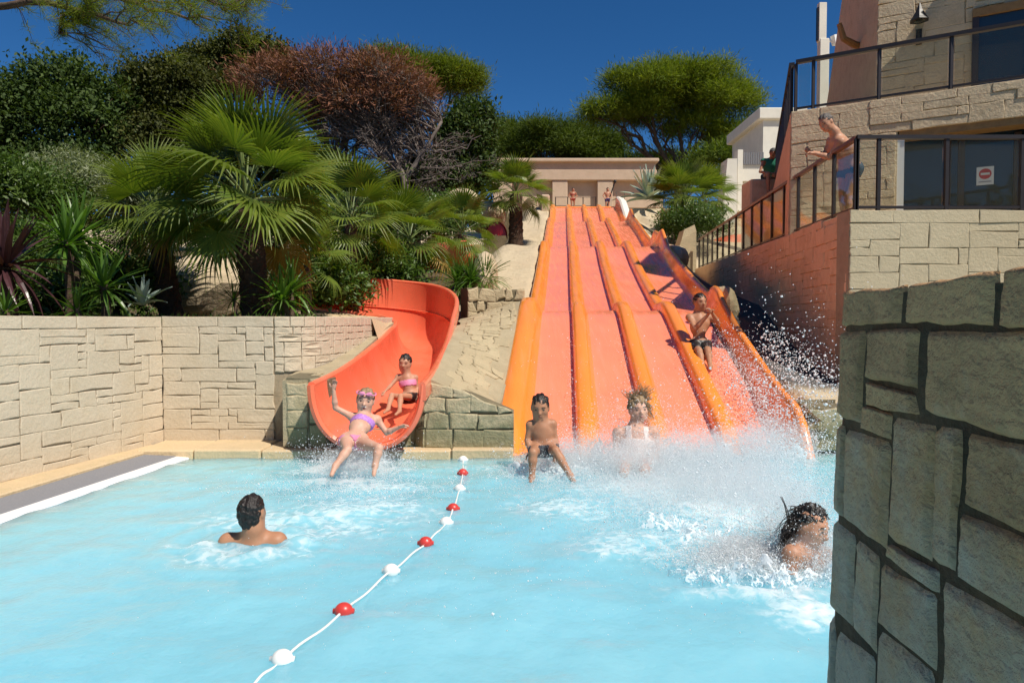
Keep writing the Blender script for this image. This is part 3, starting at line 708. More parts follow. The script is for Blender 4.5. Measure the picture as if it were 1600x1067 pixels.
for k in range(4):
    b_ = MB(); b_.box((x0 + .8 * k + .2, 37.232, 7.42), (x0 + .8 * k + .68, 37.249, 7.52)); obj('water_inlet', b_, M['black'], ms)
# section flanges across the lanes where two fibreglass pieces are bolted together
for yy in (12.3, 20.2, 29.0):
    for k in range(4):
        b_ = MB(); c = slx(yy) + .8 * k; a, b = c + .23, c + (.68 if k < 3 else .30)
        b_.add([(a, yy - .012, slz(yy - .012) + .004), (b, yy - .012, slz(yy - .012) + .004), (b, yy + .012, slz(yy + .012) + .004), (a, yy + .012, slz(yy + .012) + .004)], [(0,1,2,3)])
        obj('seam', b_, M['coral'], ms)

# ------------------------------------------------------------------ curvy slide
cs = thing('curved_slide', (-1.4, 7.5, 0), 'coral open trough slide curling out between the planted wall and the stone ramp', 'water slide')
def frame_at(C):
    t = np.gradient(C[:, :2], axis=0); t /= np.linalg.norm(t, axis=1)[:, None]; return np.stack([t[:, 1], -t[:, 0]], -1)   # to the right of travel (away from the pool)
NR = frame_at(CURVE)
def trough(C, NR, ss, lip=False):
    G = []
    for i in range(len(C)):
        X, Y, Z, hw, hl, hr = C[i]; row = []
        for s in ss:
            a = abs(s); H = hl if s < 0 else hr
            q = min(a, 1.0); x = np.sign(s) * hw * sin(q * pi / 2) ** .85 if q > 0 else 0; z = H * (1 - cos(q * pi / 2)) ** 1.15
            if a > 1: x += np.sign(s) * (a - 1)
            row.append((X + NR[i, 0] * x, Y + NR[i, 1] * x, Z + z))
        G.append(row)
    return np.array(G)[:, ::-1]
ss = np.linspace(-1, 1, 25)
mb = MB(); mb.grid(trough(CURVE, NR, ss)); obj('trough', mb, M['coral'], cs, smooth=True)
for sg in (-1, 1):
    rings = []
    for i in range(len(CURVE)):
        X, Y, Z, hw, hl, hr = CURVE[i]; H = hl if sg < 0 else hr; n2 = NR[i] * sg
        sec = [(0, 0), (.012, .018), (.035, .026), (.065, .018), (.075, -.01), (.078, -.16), (.02, -.16)]
        rings.append([(X + n2[0] * (hw - .004 + a), Y + n2[1] * (hw - .004 + a), Z + H + z) for a, z in sec])
    mb = MB(); mb.loft(rings, cap=True); obj('rim', mb, M['coral'], cs, smooth=False)
# thick front lip round the mouth
rings = []
for s in np.linspace(-1.0, 1.0, 41):
    X, Y, Z, hw, hl, hr = CURVE[0]; n2 = NR[0]
    x = np.sign(s) * hw * sin(abs(s) * pi / 2) ** .85; z = hl * (1 - cos(abs(s) * pi / 2)) ** 1.15
    d = np.array([np.sign(s) * abs(s) ** 2, -(1 - abs(s)) - .15]); d /= np.linalg.norm(d)
    ring = []
    for (o_, yy) in ((0, -.0), (.03, -.03), (.07, -.015), (.075, .05), (.0, .06)):
        ring.append((X + n2[0] * (x + d[0] * o_), Y + yy, Z + z + d[1] * o_))
    rings.append(ring)
mb = MB(); mb.loft(rings, cap=True); obj('mouth_lip', mb, M['coral'], cs)
# flange line along the banked outer wall
rings = []
for i in range(48, 112):
    X, Y, Z, hw, hl, hr = CURVE[i]; q = .72; x = hw * sin(q * pi / 2) ** .85 - .008; z = hr * (1 - cos(q * pi / 2)) ** 1.15
    rings.append([(X + NR[i,0]*(x+a), Y + NR[i,1]*(x+a), Z + z + b) for a, b in ((0,-.012),(-.016,-.006),(-.016,.006),(0,.012))])
mb = MB(); mb.loft(rings, cap=True); obj('flange', mb, M['coral'], cs)
b_ = MB()
Xc = np.array([(a[0] + n[0] * (-a[3] - .05), a[1] + n[1] * (-a[3] - .05), a[2] + a[4] - .03) for a, n in zip(CURVE[36:118], NR[36:118])])
Xo = np.array([(min(p[0] - .10, -2.03), p[1] if p[1] < 11.3 else 11.3 - .35 * min(1, (p[1] - 11.3)), 1.47) for p in Xc])
b_.grid(np.stack([Xc, Xo], 1)); tag(obj('sand_ledge', b_, M['coping'], smooth=True), 'smooth sandy ledge inside the bend of the coral slide', kind='structure')
# upper loop of the coral slide, glimpsed through the palms
C2 = catmull([(-.9,16.2,2.75,.45,.5,.5),(-2.2,16.6,2.65,.45,.5,.6),(-3.7,16.3,2.4,.45,.5,.6)], 40)
us_ = thing('curved_slide', (-4, 16, 2), 'upper run of the coral slide half hidden behind the fan palms', 'water slide')
N2 = frame_at(C2); mb = MB(); mb.grid(trough(C2, N2, ss)); obj('trough', mb, M['coral'], us_, smooth=True)
for sg in (-1, 1):
    rings = [[(c[0]+n[0]*sg*(c[3]+a), c[1]+n[1]*sg*(c[3]+a), c[2]+.5*(c[4] if sg<0 else c[5])/.5+z) for a, z in ((0,0),(.03,.03),(.07,.01),(.07,-.35),(0,-.35))] for c, n in zip(C2, N2)]
    mb = MB(); mb.loft(rings, cap=True); obj('rim', mb, M['coral'], us_)
tn = thing('slide_tunnel', P(775, 367, 23), 'small dark red tunnel mouth of a slide on the rocks left of the palm', 'slide tunnel')
q = P(775, 367, 23); rings = []
for dy, sc in ((0, 1), (.02, 1.06), (.9, 1.06), (.9, .98), (.06, .93), (.05, .1)):
    rings.append([(q[0] + .36 * sc * cos(a), q[1] + dy, q[2] - .02 + .46 * sc * max(sin(a), -.05)) for a in np.linspace(0, pi, 14)])
mb = MB(); mb.loft(rings, closed=False); obj('tunnel_shell', mb, M['red'], tn)
# ------------------------------------------------------------------ railings
def glass_rail(name, pts, hgt, label, cat='railing', step=1.0, posts=None, topmat='rail', post=.045, glass=True, lift=.06, width=.05, skip_first=False):
    """railing along 3-D points: hand rail, bottom rail, posts and a glass pane in every bay"""
    p = np.asarray(pts, float); t = thing(name, p[0], label, cat)
    L = np.concatenate([[0], np.cumsum(np.linalg.norm(np.diff(p, axis=0), axis=1))])
    at = lambda s: np.array([np.interp(s, L, p[:, k]) for k in range(3)])
    S_ = posts if posts is not None else list(np.linspace(0, L[-1], max(2, int(round(L[-1] / step)) + 1)))
    up = np.array([0, 0, 1.0])
    for a, b in zip(p[:-1], p[1:]):
        mb = MB(); mb.bar(a + up * hgt, b + up * hgt, width * 1.5, width, 0); obj('hand_rail', mb, M[topmat], t)
        mb = MB(); mb.bar(a + up * lift, b + up * lift, .035, .035, 0); obj('bottom_rail', mb, M['rail'], t)
    for s in S_:
        q = at(s); mb = MB(); mb.box(q - [post/2, post/2, .02], q + [post/2, post/2, hgt - width/2 - .001]); obj('post', mb, M['rail'], t)
    if glass:
        for s0, s1 in zip(S_[:-1], S_[1:]):
            a, b = at(s0 + .05), at(s1 - .05); mb = MB(); d = (b - a) / np.linalg.norm(b - a); n = np.array([d[1], -d[0], 0]) * .005
            c = [a + up*(lift+.03), b + up*(lift+.03), b + up*(hgt-.05), a + up*(hgt-.05)]
            mb.add([x + n for x in c] + [x - n for x in c], [(0,1,2,3),(7,6,5,4),(0,4,5,1),(1,5,6,2),(2,6,7,3),(3,7,4,0)]); obj('glass_pane', mb, M['glass'], t)
    return t
wl = [(walkx(y) + .13, y, walkz(y)) for y in (9.12, 23.3)]
glass_rail('railing', wl, .98, 'walkway railing with dark posts and a brown sloping hand rail on the orange wall', topmat='rail_brown', step=.9)
glass_rail('railing', [(4.56, 9.12, 2.885), (9.4, 9.12, 2.885)], .98, 'terrace railing with dark top rail and glass above the sunlit cream wall', posts=[0, .30, 1.2, 2.2, 3.2, 4.2, 4.84])
cpz = P(1068, 440, 23.6); b_ = MB(); b_.loft([[(cpz[0]-.62, 23.5, 2.6), (cpz[0]+.42, 23.5, 2.6), (cpz[0]+.42, 24.3, 2.6), (cpz[0]-.62, 24.3, 2.6)], [(cpz[0]-.1, 23.5, 4.2), (cpz[0]+.40, 23.5, 4.5), (cpz[0]+.40, 24.3, 4.5), (cpz[0]-.1, 24.3, 4.2)], [(cpz[0]+.0, 23.55, 4.55), (cpz[0]+.35, 23.55, 4.72), (cpz[0]+.35, 24.25, 4.72), (cpz[0], 24.25, 4.55)]], cap=True)
tag(obj('stone_pillar', b_, M['ramp'], base=(cpz[0], 23.6, 2.6)), 'slanted stone pillar at the far end of the walkway railing', 'pillar')

# ------------------------------------------------------------------ the building on the right
D = np.array([.8672, -.498]); Nf = np.array([-.498, -.8672])       # along the facade, out of the facade
F0 = np.array([4.86, 12.0])
def fp(s, out=0.0): return F0 + D * s + Nf * out
bd = thing('ochre_building', (6, 12, 3), 'ochre block building with a balcony, timber beams and dark windows above the terrace', 'building')
def fbox(mb, s0, s1, o0, o1, z0, z1, mat=0):
    c = fp((s0+s1)/2, (o0+o1)/2); mb.obox((c[0], c[1], (z0+z1)/2), (*D, 0), (*Nf, 0), (0, 0, 1), ((s1-s0)/2, abs(o1-o0)/2, (z1-z0)/2), mat)
def fac_S(out, s0=0.0):
    def Sf(u, v):
        u = np.asarray(u, float); q = F0[None] + D[None] * (u + s0)[:, None] + Nf[None] * out
        return np.stack([q[:, 0], q[:, 1], np.asarray(v, float)], -1), np.tile(np.array([Nf[0], Nf[1], 0]), (len(u), 1))
    return Sf
ZB, ZS = 5.07, 4.50          # balcony top, soffit
mb = MB(); fbox(mb, .0, 1.62, -2.4, -.004, 2.9, ZS + .01); obj('wall', mb, M['build'], bd)
mb = MB(); fbox(mb, .0, 8.0, -2.4, -.006, ZS + .012, ZB); obj('balcony_slab', mb, M['build'], bd)
mb = MB(); fbox(mb, 1.64, 8.0, -.35, -.02, ZS - .10, ZS + .010); obj('soffit_beam', mb, M['wood'], bd)
rB = np.random.default_rng(5)
stones_on(bd, fac_S(0), 1.6, 2.95, ZS, .13, .10, AS, M['build'], rB, limit=110, proud=.018, wob=.007)
stones_on(bd, fac_S(0), 5.6, ZS + .01, ZB - .01, .15, .135, [(3,1),(4,1),(5,1),(3,2),(2,1)], M['build'], rB, limit=80, proud=.022, wob=.007)
# glazed ground floor
mb = MB(); fbox(mb, 1.62, 1.72, -.55, -.02, 2.9, ZS - .1); obj('door_jamb', mb, M['white'], bd)
mb = MB(); fbox(mb, 1.72, 8.0, -.60, -.56, 2.95, ZS); gw = obj('ground_window', mb, M['window'], bd)
def s_at(px, out):
    o = F0 + Nf * out; k = (px - 800) / FPX; return (k * o[1] - o[0]) / (D[0] - k * D[1])
for s in [s_at(x_, -.5) for x_ in (1386, 1476, 1497, 1584, 1600, 1720)]:
    mb = MB(); fbox(mb, s - .045, s + .045, -.60, -.50, 2.92, ZS - .1); obj('window_frame', mb, M['frame'], gw)
mb = MB(); fbox(mb, 1.72, 8.0, -.60, -.49, 2.9, 3.0); obj('window_sill', mb, M['frame'], gw)
# upper floor, set back behind the balcony
U0 = P(1368, 60, 13.3); su = float((U0[:2] - F0) @ D); ou = float((U0[:2] - F0) @ Nf)
mb = MB(); c0, c1 = fp(su, ou), fp(9, ou)
back = np.array([.30, 1.0]) * 4.4
A = [c0, c1, c1 + back, c0 + back]
mb.loft([[(*q, ZB - .02) for q in [c0, c1, c1 + back * 1.05, c0 + back * 1.28 + np.array([-.35, 0])]], [(*q, 10.6) for q in [c0 + np.array([.1, 0]), c1, c1 + back * .9, c0 + back * .5]]], cap=True)
obj('wall', mb, M['build'], bd)
su2 = float((P(1518, 60, 12.6)[:2] - F0) @ D)
stones_on(bd, fac_S(ou, su), su2 - su + .05, ZB, 8.6, .16, .125, AS, M['build'], rB, limit=150, proud=.02, wob=.008, u0=.03)
q = fp(su2, ou)
zt, zb = P(1518, 30, q[1])[2], ZB + .02
mb = MB(); fbox(mb, su2 + .1, su2 + 3.6, ou - .05, ou + .03, zb, zt); uw = obj('upper_window', mb, M['window'], bd)
mb = MB(); fbox(mb, su2 + .0, su2 + .1, ou - .05, ou + .07, zb, zt + .1); obj('window_frame', mb, M['frame'], uw)
mb = MB(); fbox(mb, su2 + .0, su2 + 3.6, ou - .05, ou + .09, zt, zt + .14); obj('window_lintel', mb, M['wood'], bd)
stones_on(bd, fac_S(ou, su2), 2.2, zt + .16, 8.6, .16, .125, AS, M['build'], rB, limit=40, proud=.02, wob=.008)
# roof overhang and timber beam ends
mb = MB(); fbox(mb, su2 + .9, 9.2, ou - .6, ou + .75, 9.3, 9.5); obj('roof_overhang', mb, M['wood'], bd)
for (px, py, Y) in ((1331, 64, 14.6),):
    q = P(px, py, Y); mb = MB(); mb.tube([q + [.5, .2, -.10], q + [.05, 0, -.08], q + [-.22, -.1, .0], q + [-.33, -.12, .30]], [.075, .075, .065, .05], 8); obj('timber_beam', mb, M['wood'], bd)
# left flank below the balcony, the slides' orange bounce put into its stone colour
mb = MB(); G0 = F0; G1 = F0 + np.array([.34, 1.0]) * 10.5
mb.loft([[(G0[0]-.02, G0[1]+.02, 2.9), (G0[0]+1.4, G0[1], 2.9), (G1[0]+1.4, G1[1], 2.9), (G1[0]-.5, G1[1], 2.9)], [(G0[0]+.0, G0[1]+.02, ZB-.02), (G0[0]+1.4, G0[1], ZB-.02), (G1[0]+1.4, G1[1], ZB-.02), (G1[0], G1[1], ZB-.02)]], cap=True)
obj('flank_wall', mb, M['walk'], bd)
bl = [(*fp(.06, -.07), ZB), (*fp(7.5, -.07), ZB)]
glass_rail('railing', bl, .86, 'upper balcony railing of dark metal and glass along the ochre building front', posts=[0, .28, 1.28, 2.28, 3.30, 4.3, 5.3, 6.3, 7.4], width=.06)
bl2 = [(F0[0] + .05, F0[1] + .12, ZB), (F0[0] + .34*10.3 + .05, F0[1] + 10.3, ZB)]
glass_rail('railing', bl2, .86, 'upper balcony railing running back along the left flank of the ochre building', step=.55, glass=False, width=.06)
# lantern on the upper wall
q = P(1436, 46, float(fp(su + .9, ou)[1])); q = np.array([*(q[:2]), q[2]]); o3 = np.array([Nf[0], Nf[1], 0])
lt = thing('wall_lantern', q, 'black iron lantern fixed to the upper wall of the ochre building', 'lantern')
q0 = np.array([*fp(float((q[:2]-F0)@D), ou + .02), q[2]])
mb = MB(); mb.obox(q0 + o3*.02 + [0,0,-.12], (*D,0), (*Nf,0), (0,0,1), (.05,.02,.14)); obj('back_plate', mb, M['black'], lt)
mb = MB(); mb.tube([q0 + o3*.03 + [0,0,-.2], q0 + o3*.16 + [0,0,-.24], q0 + o3*.22 + [0,0,-.05]], .016, 6); obj('bracket', mb, M['black'], lt)
c = q0 + o3 * .22
mb = MB(); mb.loft([[(c[0]+r_*cos(a), c[1]+r_*sin(a), c[2]+z_) for a in np.arange(6)*pi/3] for r_, z_ in ((.17,.10),(.13,.16),(.05,.30),(.015,.42))], cap=True); obj('cap', mb, M['black'], lt)
mb = MB(); mb.loft([[(c[0]+r_*cos(a), c[1]+r_*sin(a), c[2]+z_) for a in np.arange(6)*pi/3] for r_, z_ in ((.05,-.12),(.10,.098))], cap=True); obj('glass_body', mb, M['glass'], lt)
# no-entry notice on the glazed door
sS = s_at(1534, -.545); cc_ = fp(sS, -.545); 
Yq = cc_[1]; cz = P(1534, 275, Yq)[2]
nt_ = thing('door_notice', (cc_[0], cc_[1], cz - .2), 'white notice with a red no entry disc on the dark glazed door', 'notice')
mb = MB(); mb.obox((cc_[0], cc_[1], cz), (*D,0), (*Nf,0), (0,0,1), (.115, .005, .145)); obj('paper', mb, M['white'], nt_)
ca = np.array([cc_[0], cc_[1], cz + .03]) + np.array([*Nf, 0]) * .008
mb = MB(); mb.add([ca + np.array([*D, 0])*.085*cos(a) + np.array([0,0,1])*.085*sin(a) for a in np.arange(24)*pi/12], [tuple(range(24))]); obj('red_disc', mb, M['redfloat'], nt_)
mb = MB(); mb.obox(ca + np.array([*Nf, 0]) * .004, (*D,0), (*Nf,0), (0,0,1), (.060, .002, .017)); obj('white_bar', mb, M['white'], nt_)
mb = MB(); mb.obox(ca + np.array([*Nf, 0]) * .001 + [0,0,-.125], (*D,0), (*Nf,0), (0,0,1), (.085, .002, .008)); obj('text_line', mb, plain('grey_print', (.3,.3,.32), .6), nt_)
# white mast with a floodlight
q = P(1285, 150, 24); mt = thing('white_mast', (q[0], q[1], 3.4), 'white square mast with a small white floodlight beside the ochre building', 'mast')
zt = P(1282, 6, 24)[2]; zm = P(1284, 62, 24)[2]
mb = MB(); mb.box((q[0]-.16, q[1]-.12, 3.4), (q[0]+.17, q[1]+.12, zm), bev=.02); obj('post', mb, M['white_wall'], mt)
mb = MB(); mb.box((q[0]-.19, q[1]-.10, zm - .1), (q[0]+.07, q[1]+.10, zt), bev=.01); obj('upper_post', mb, M['white_wall'], mt)
mb = MB(); mb.box((q[0]-.23, q[1]-.06, zm - .05), (q[0]-.195, q[1]+.06, zt - .15)); obj('cable_tray', mb, M['black'], mt)
mb = MB(); mb.bar((q[0]+.17, q[1]-.02, zm - .08), (q[0]+.32, q[1]-.05, zm - .08), .05, .05); mb.obox((q[0]+.36, q[1]-.08, zm-.06), (.9,.3,.2), (-.3,.9,0), (-.2,0,.95), (.07,.10,.17)); obj('floodlight', mb, M['white'], mt)

# white building far behind
wb = thing('white_building', (11, 36, 8), 'white flat roofed building beyond the walkway, right of the big umbrella pine', 'building')
def pbox(mb, x0, x1, y0, y1, Y, dep, bev=0): a = P(x0, y1, Y); b2 = P(x1, y0, Y); mb.box((a[0], Y, a[2]), (b2[0], Y + dep, b2[2]), bev=bev)
mb = MB(); pbox(mb, 1191, 1260, 186, 330, 36, 5); obj('wall', mb, M['white_wall'], wb)
mb = MB(); pbox(mb, 1186, 1262, 168, 186, 35.8, 5.4, .05); obj('roof', mb, M['white_wall'], wb)
mb = MB(); pbox(mb, 1160, 1260, 258, 283, 33, 2.9); obj('balcony', mb, M['white_wall'], wb)
mb = MB(); pbox(mb, 1152, 1161, 234, 330, 32.8, .5); obj('pillar', mb, M['white_wall'], wb)
mb = MB(); pbox(mb, 1161, 1260, 284, 330, 34.5, 1.4); obj('doorway', mb, M['black'], wb)
mb = MB(); a = P(1130, 330, 32); b2 = P(1152, 248, 32)
mb.loft([[(a[0]-.2, 32, a[2]-2), (b2[0], 32, a[2]-2), (b2[0], 33, a[2]-2), (a[0]-.2, 33, a[2]-2)], [(b2[0]-.45, 32, b2[2]), (b2[0], 32, b2[2]), (b2[0], 33, b2[2]), (b2[0]-.45, 33, b2[2])]], cap=True); obj('side_wall', mb, M['white_wall'], wb)
for k in range(9):
    mb = MB(); a = P(1162 + k * 3.6, 257, 32.9); b2 = P(1164.6 + k * 3.6, 238, 32.9); mb.box((a[0], 32.9, a[2]), (b2[0], 32.94, b2[2])); obj('balcony_slat', mb, plain('grey_slat', (.16,.16,.17), .6), wb)
# orange slide bank and planting beyond the walkway
q = P(1165, 372, 27)
os_ = thing('orange_flume', (q[0], 27, 3.2), 'broad orange slide bend seen through the walkway railing', 'water slide')
rings = []
for i, a in enumerate(np.linspace(pi * .02, pi * .98, 22)):
    cx, cy = q[0] - .1 + 1.75 * cos(a), 27.5 - .6 * sin(a); h = .75 + .75 * sin(a)
    rings.append([(cx, cy, 3.1), (cx + .0 * cos(a), cy, 3.3 + h), (cx - .25 * cos(a), cy + .35, 3.36 + h), (cx - .5 * cos(a), cy + .9, 3.25 + h*.4)])
mb = MB(); mb.loft(rings, closed=False); obj('bank_wall', mb, M['coral'], os_, smooth=True)

# ------------------------------------------------------------------ temple like wall on the top platform
tp = thing('temple_wall', (3.5, 41, 7.36), 'pink sandstone wall with pilasters and a cornice at the top of the slide', 'wall')
YW = 41.0
def tb(name, x0, x1, y0, y1, dy, dep, bev=.0):
    mb = MB(); a = P(x0, y1, YW); b2 = P(x1, y0, YW); mb.box((a[0], YW - dy, a[2]), (b2[0], YW - dy + dep, b2[2]), bev=bev); return obj(name, mb, M['temple'], tp)
tb('wall_panel', 770, 1022, 283, 330, 0, .6)
for a, b2 in ((862, 886), (932, 956), (770, 800)): tb('pilaster', a, b2, 284, 330, .38, .4, .03)
tb('architrave', 766, 1024, 268, 284, .45, 1.2, .03); tb('frieze', 768, 1023, 256, 268, .30, 1.0); tb('cornice', 764, 1027, 250.5, 256, .55, 1.4, .04)
tb('plinth', 968, 1030, 314, 330, 1.1, 1.2, .03)
def thin_rail(name, pts, label):
    t = thing(name, pts[0], label, 'railing'); up = np.array([0, 0, 1.0])
    for p in pts: mb = MB(); mb.tube([p, np.array(p) + up * 1.0], .03, 6); obj('post', mb, M['frame'], t)
    for h in (.98, .5):
        mb = MB(); mb.tube([np.array(p) + up * h for p in pts], .018, 6); obj('rail', mb, M['frame'], t)
thin_rail('railing', [(P(x_, 320, 38.6)[0], 38.6, 7.36) for x_ in (868, 887, 911, 931)], 'thin metal railing at the top of the slide, in front of the pilasters')
mb = MB(); a = P(960, 350, 33); rings = []
for y_, h_ in ((31.0, .18), (32.5, .36), (34.5, .50), (36.6, .62), (37.2, .6)):
    x_ = float(slx(y_)); z_ = float(slz(y_)); rings.append([(x_ + 3.38, y_, z_ - .5), (x_ + 3.38, y_, z_ + h_), (x_ + 3.46, y_, z_ + h_ + .06), (x_ + 3.72, y_, z_ + h_), (x_ + 3.74, y_, z_ - .5)])
mb.loft(rings, cap=True)
tag(obj('stone_parapet', mb, M['white_wall'], base=(a[0], 33, 6)), 'pale sloping parapet stone at the top right edge of the orange slide', 'parapet')
mb = MB(); a = P(857, 345, 36); mb.box((a[0]-.45, 34.5, 6.6), (a[0]-.02, 37.6, 7.75), bev=.06); tag(obj('stone_parapet', mb, M['temple'], base=(a[0]-.2, 36, 7)), 'low sandstone parapet at the top left edge of the orange slide', 'parapet')
q = P(967, 316, 37.9); sg_ = thing('metal_gate', (q[0], q[1], 7.36), 'small grey metal gate frame on the platform beside the boy in blue trunks', 'gate')
for h in (.35, .75): mb = MB(); mb.tube([(q[0]-.15, q[1], 7.36+h+.4), (q[0]+.3, q[1], 7.36+h+.4)], .02, 6); obj('bar', mb, M['greybark'], sg_)
for xx in (-.15, .3): mb = MB(); mb.tube([(q[0]+xx, q[1], 7.36), (q[0]+xx, q[1], 8.55)], .02, 6); obj('upright', mb, M['greybark'], sg_)
mb = MB(); mb.tube([(q[0]-.75, q[1]+.2, 7.36), (q[0]-.2, q[1]+.2, 9.1)], .035, 6); mb.ball((q[0]-.19, q[1]+.2, 9.12), .09, 8, 6); obj('lever', mb, M['black'], sg_)

# ------------------------------------------------------------------ lane rope with floats
rp = thing('lane_rope', PW(611, 895), 'white rope with red and white ball floats dividing the pool', 'lane rope')
FL = [(723.5,720,0),(723,741,1),(718,766,0),(708,797,1),(697,819,0),(665,851,1),(611,895,0),(537,958,1),(441,1034,0)]
RP = [PW(a, b) for a, b, _ in FL]; RP = [np.array([RP[0][0]+.0, 7.16, .03])] + RP + [PW(380, 1088), PW(250, 1230), PW(100, 1500)]
RC = catmull(np.array(RP), 140); RC[:, 2] = .010 + .006 * np.sin(np.arange(140) * .7)
mb = MB(); mb.tube(RC, .0065, 6); obj('rope', mb, M['rope'], rp, smooth=True)
for a, b, k in FL:
    q = PW(a, b); mb = MB(); q[2] = .012
    mb.ball((0, 0, 0), (.046, .042, .042), 20, 12); mb.tube([(-.052, 0, 0), (.052, 0, 0)], .014, 10)
    mb.v = [v + q for v in mb.v]
    o = obj('float', mb, M['redfloat' if k else 'white'], rp, smooth=True); o['label'] = 'red ball float' if k else 'white ball float'
# ------------------------------------------------------------------ water
def water_material():
    m, t, b, N, L = nodes('milky_pool_water'); setp(b, rough=.06, ior=1.33, spec=.5)
    g = N('ShaderNodeNewGeometry')
    def noise(sc, det=5, dist=0):
        n = N('ShaderNodeTexNoise'); n.inputs['Scale'].default_value = sc; n.inputs['Detail'].default_value = det; n.inputs['Distortion'].default_value = dist; L(g.outputs['Position'], n.inputs['Vector']); return n.outputs[0]
    def mr(x, a, bb, lo=0, hi=1):
        r_ = N('ShaderNodeMapRange'); r_.inputs[1].default_value = a; r_.inputs[2].default_value = bb; r_.inputs[3].default_value = lo; r_.inputs[4].default_value = hi; L(x, r_.inputs[0]); return r_.outputs[0]
    def mix(f, a, bb):
        x = N('ShaderNodeMix'); x.data_type = 'RGBA'; L(f, x.inputs[0])
        for i, q in ((6, a), (7, bb)):
            if isinstance(q, tuple): x.inputs[i].default_value = (*q, 1)
            else: L(q, x.inputs[i])
        return x.outputs[2]
    c = mix(mr(noise(.55), .35, .65), (.225, .53, .64), (.265, .575, .675)); c = mix(mr(noise(9, 6), .45, .75, 0, .35), c, (.20, .49, .60))
    a = N('ShaderNodeAttribute'); a.attribute_name = 'foam'
    ad = N('ShaderNodeMath'); ad.operation = 'MULTIPLY_ADD'; L(mr(noise(14, 8, .6), .25, .75, -.55, .55), ad.inputs[0]); ad.inputs[1].default_value = 1.0; L(a.outputs['Fac'], ad.inputs[2])
    a2 = N('ShaderNodeMath'); a2.operation = 'MULTIPLY'; L(mr(ad.outputs[0], .15, .95), a2.inputs[0]); L(mr(a.outputs['Fac'], .03, .25), a2.inputs[1])
    f = a2.outputs[0]
    c = mix(f, c, (.66, .79, .82)); L(c, b.inputs['Base Color']); L(mr(f, 0, 1, .06, .6), b.inputs['Roughness'])
    b.inputs['Subsurface Weight'].default_value = 1.0; b.inputs['Subsurface Radius'].default_value = (.5, .9, 1.0); b.inputs['Subsurface Scale'].default_value = 1.6
    bp = N('ShaderNodeBump'); bp.inputs['Strength'].default_value = .22; bp.inputs['Distance'].default_value = .02
    L(noise(26, 4), bp.inputs['Height']); L(bp.outputs[0], b.inputs['Normal'])
    return m
EM = []      # splash centres: x, y, radius, foam strength, bulge
def em(px, py, rx, ry, f, h, z=0): q = PW(px, py, z); EM.append((q[0], q[1], rx, ry, f, h))
em(548, 735, .55, .22, .95, .05); em(530, 752, .40, .14, .9, .03); em(480, 810, .75, .32, .55, .02); em(560, 800, .6, .5, .5, .02); em(600, 762, .5, .2, .5, .01)
em(395, 868, .42, .22, .55, .02); em(330, 855, .35, .10, .35, .03); em(460, 850, .35, .12, .35, .03); em(500, 830, .55, .3, .5, .02)
em(850, 745, .38, .22, .8, .05); em(900, 742, .35, .2, .7, .04); em(1000, 722, .55, .30, .9, .05); em(1100, 718, .6, .25, .85, .04); em(1200, 722, .5, .3, .8, .04)
em(1000, 770, .9, .5, .55, .03); em(1120, 800, .8, .6, .65, .04); em(1060, 850, .6, .4, .55, .03); em(900, 790, .5, .4, .45, .02)
em(1150, 885, .35, .22, .8, .05); em(1230, 895, .28, .2, .8, .05); em(1260, 870, .35, .25, .8, .05); em(1110, 925, .3, .12, .55, .03); em(1200, 930, .35, .10, .5, .03); em(980, 860, .35, .25, .35, .02); em(800, 730, 1.2, .18, .25, .01)
em(1260, 960, .25, .2, .5, .03)
wx_ = np.concatenate([np.arange(-5.2, -3.9, .3), np.arange(-3.9, 3.6, .028), np.arange(3.6, 6.21, .2)]); wy_ = np.concatenate([np.arange(-4, 1.4, .25), np.arange(1.4, 7.46, .024)])
WX, WY = np.meshgrid(wx_, wy_, indexing='ij'); WZ = np.zeros_like(WX); FO = np.zeros_like(WX)
rW = np.random.default_rng(3)
for k in range(46):
    lam = .12 * 1.09 ** k if k < 30 else rW.uniform(.2, .8); th = rW.uniform(0, 2*pi); a_ = .0021 * min(lam, .9) ** .8
    WZ += a_ * np.sin(2*pi/lam * (WX*cos(th) + WY*sin(th)) + rW.uniform(0, 6))
bul = np.zeros_like(WX)
for (x, y, rx, ry, f, h) in EM:
    d2 = ((WX - x) / rx) ** 2 + ((WY - y) / ry) ** 2; g_ = np.exp(-d2 * 1.3); FO = np.maximum(FO, f * g_); bul = np.maximum(bul, h * np.exp(-d2 * 2))
lump = np.abs(fbm(WX, WY, .22, 31, 4)) * 2.2 + .25
FO = np.clip(FO * (.55 + 1.3 * (fbm(WX, WY, .5, 51, 3) + .45)), 0, 1.1)
WZ += bul * (lump + .3) + FO * .012 * fbm(WX, WY, .07, 41, 3)
for (px, py) in ((394, 848), (1245, 890)):                       # rings round the swimmers
    q = PW(px, py); d = np.hypot(WX - q[0], WY - q[1]); WZ += .012 * np.sin(d * 26) * np.exp(-((d - .35) / .3) ** 2)
b_ = MB(); nX, nY = WX.shape
V = np.stack([WX, WY, WZ], -1).reshape(-1, 3); ii, jj = np.meshgrid(np.arange(nX - 1), np.arange(nY - 1), indexing='ij'); k0 = (ii * nY + jj).ravel()
Q = np.stack([k0, k0 + nY, k0 + nY + 1, k0 + 1], -1)
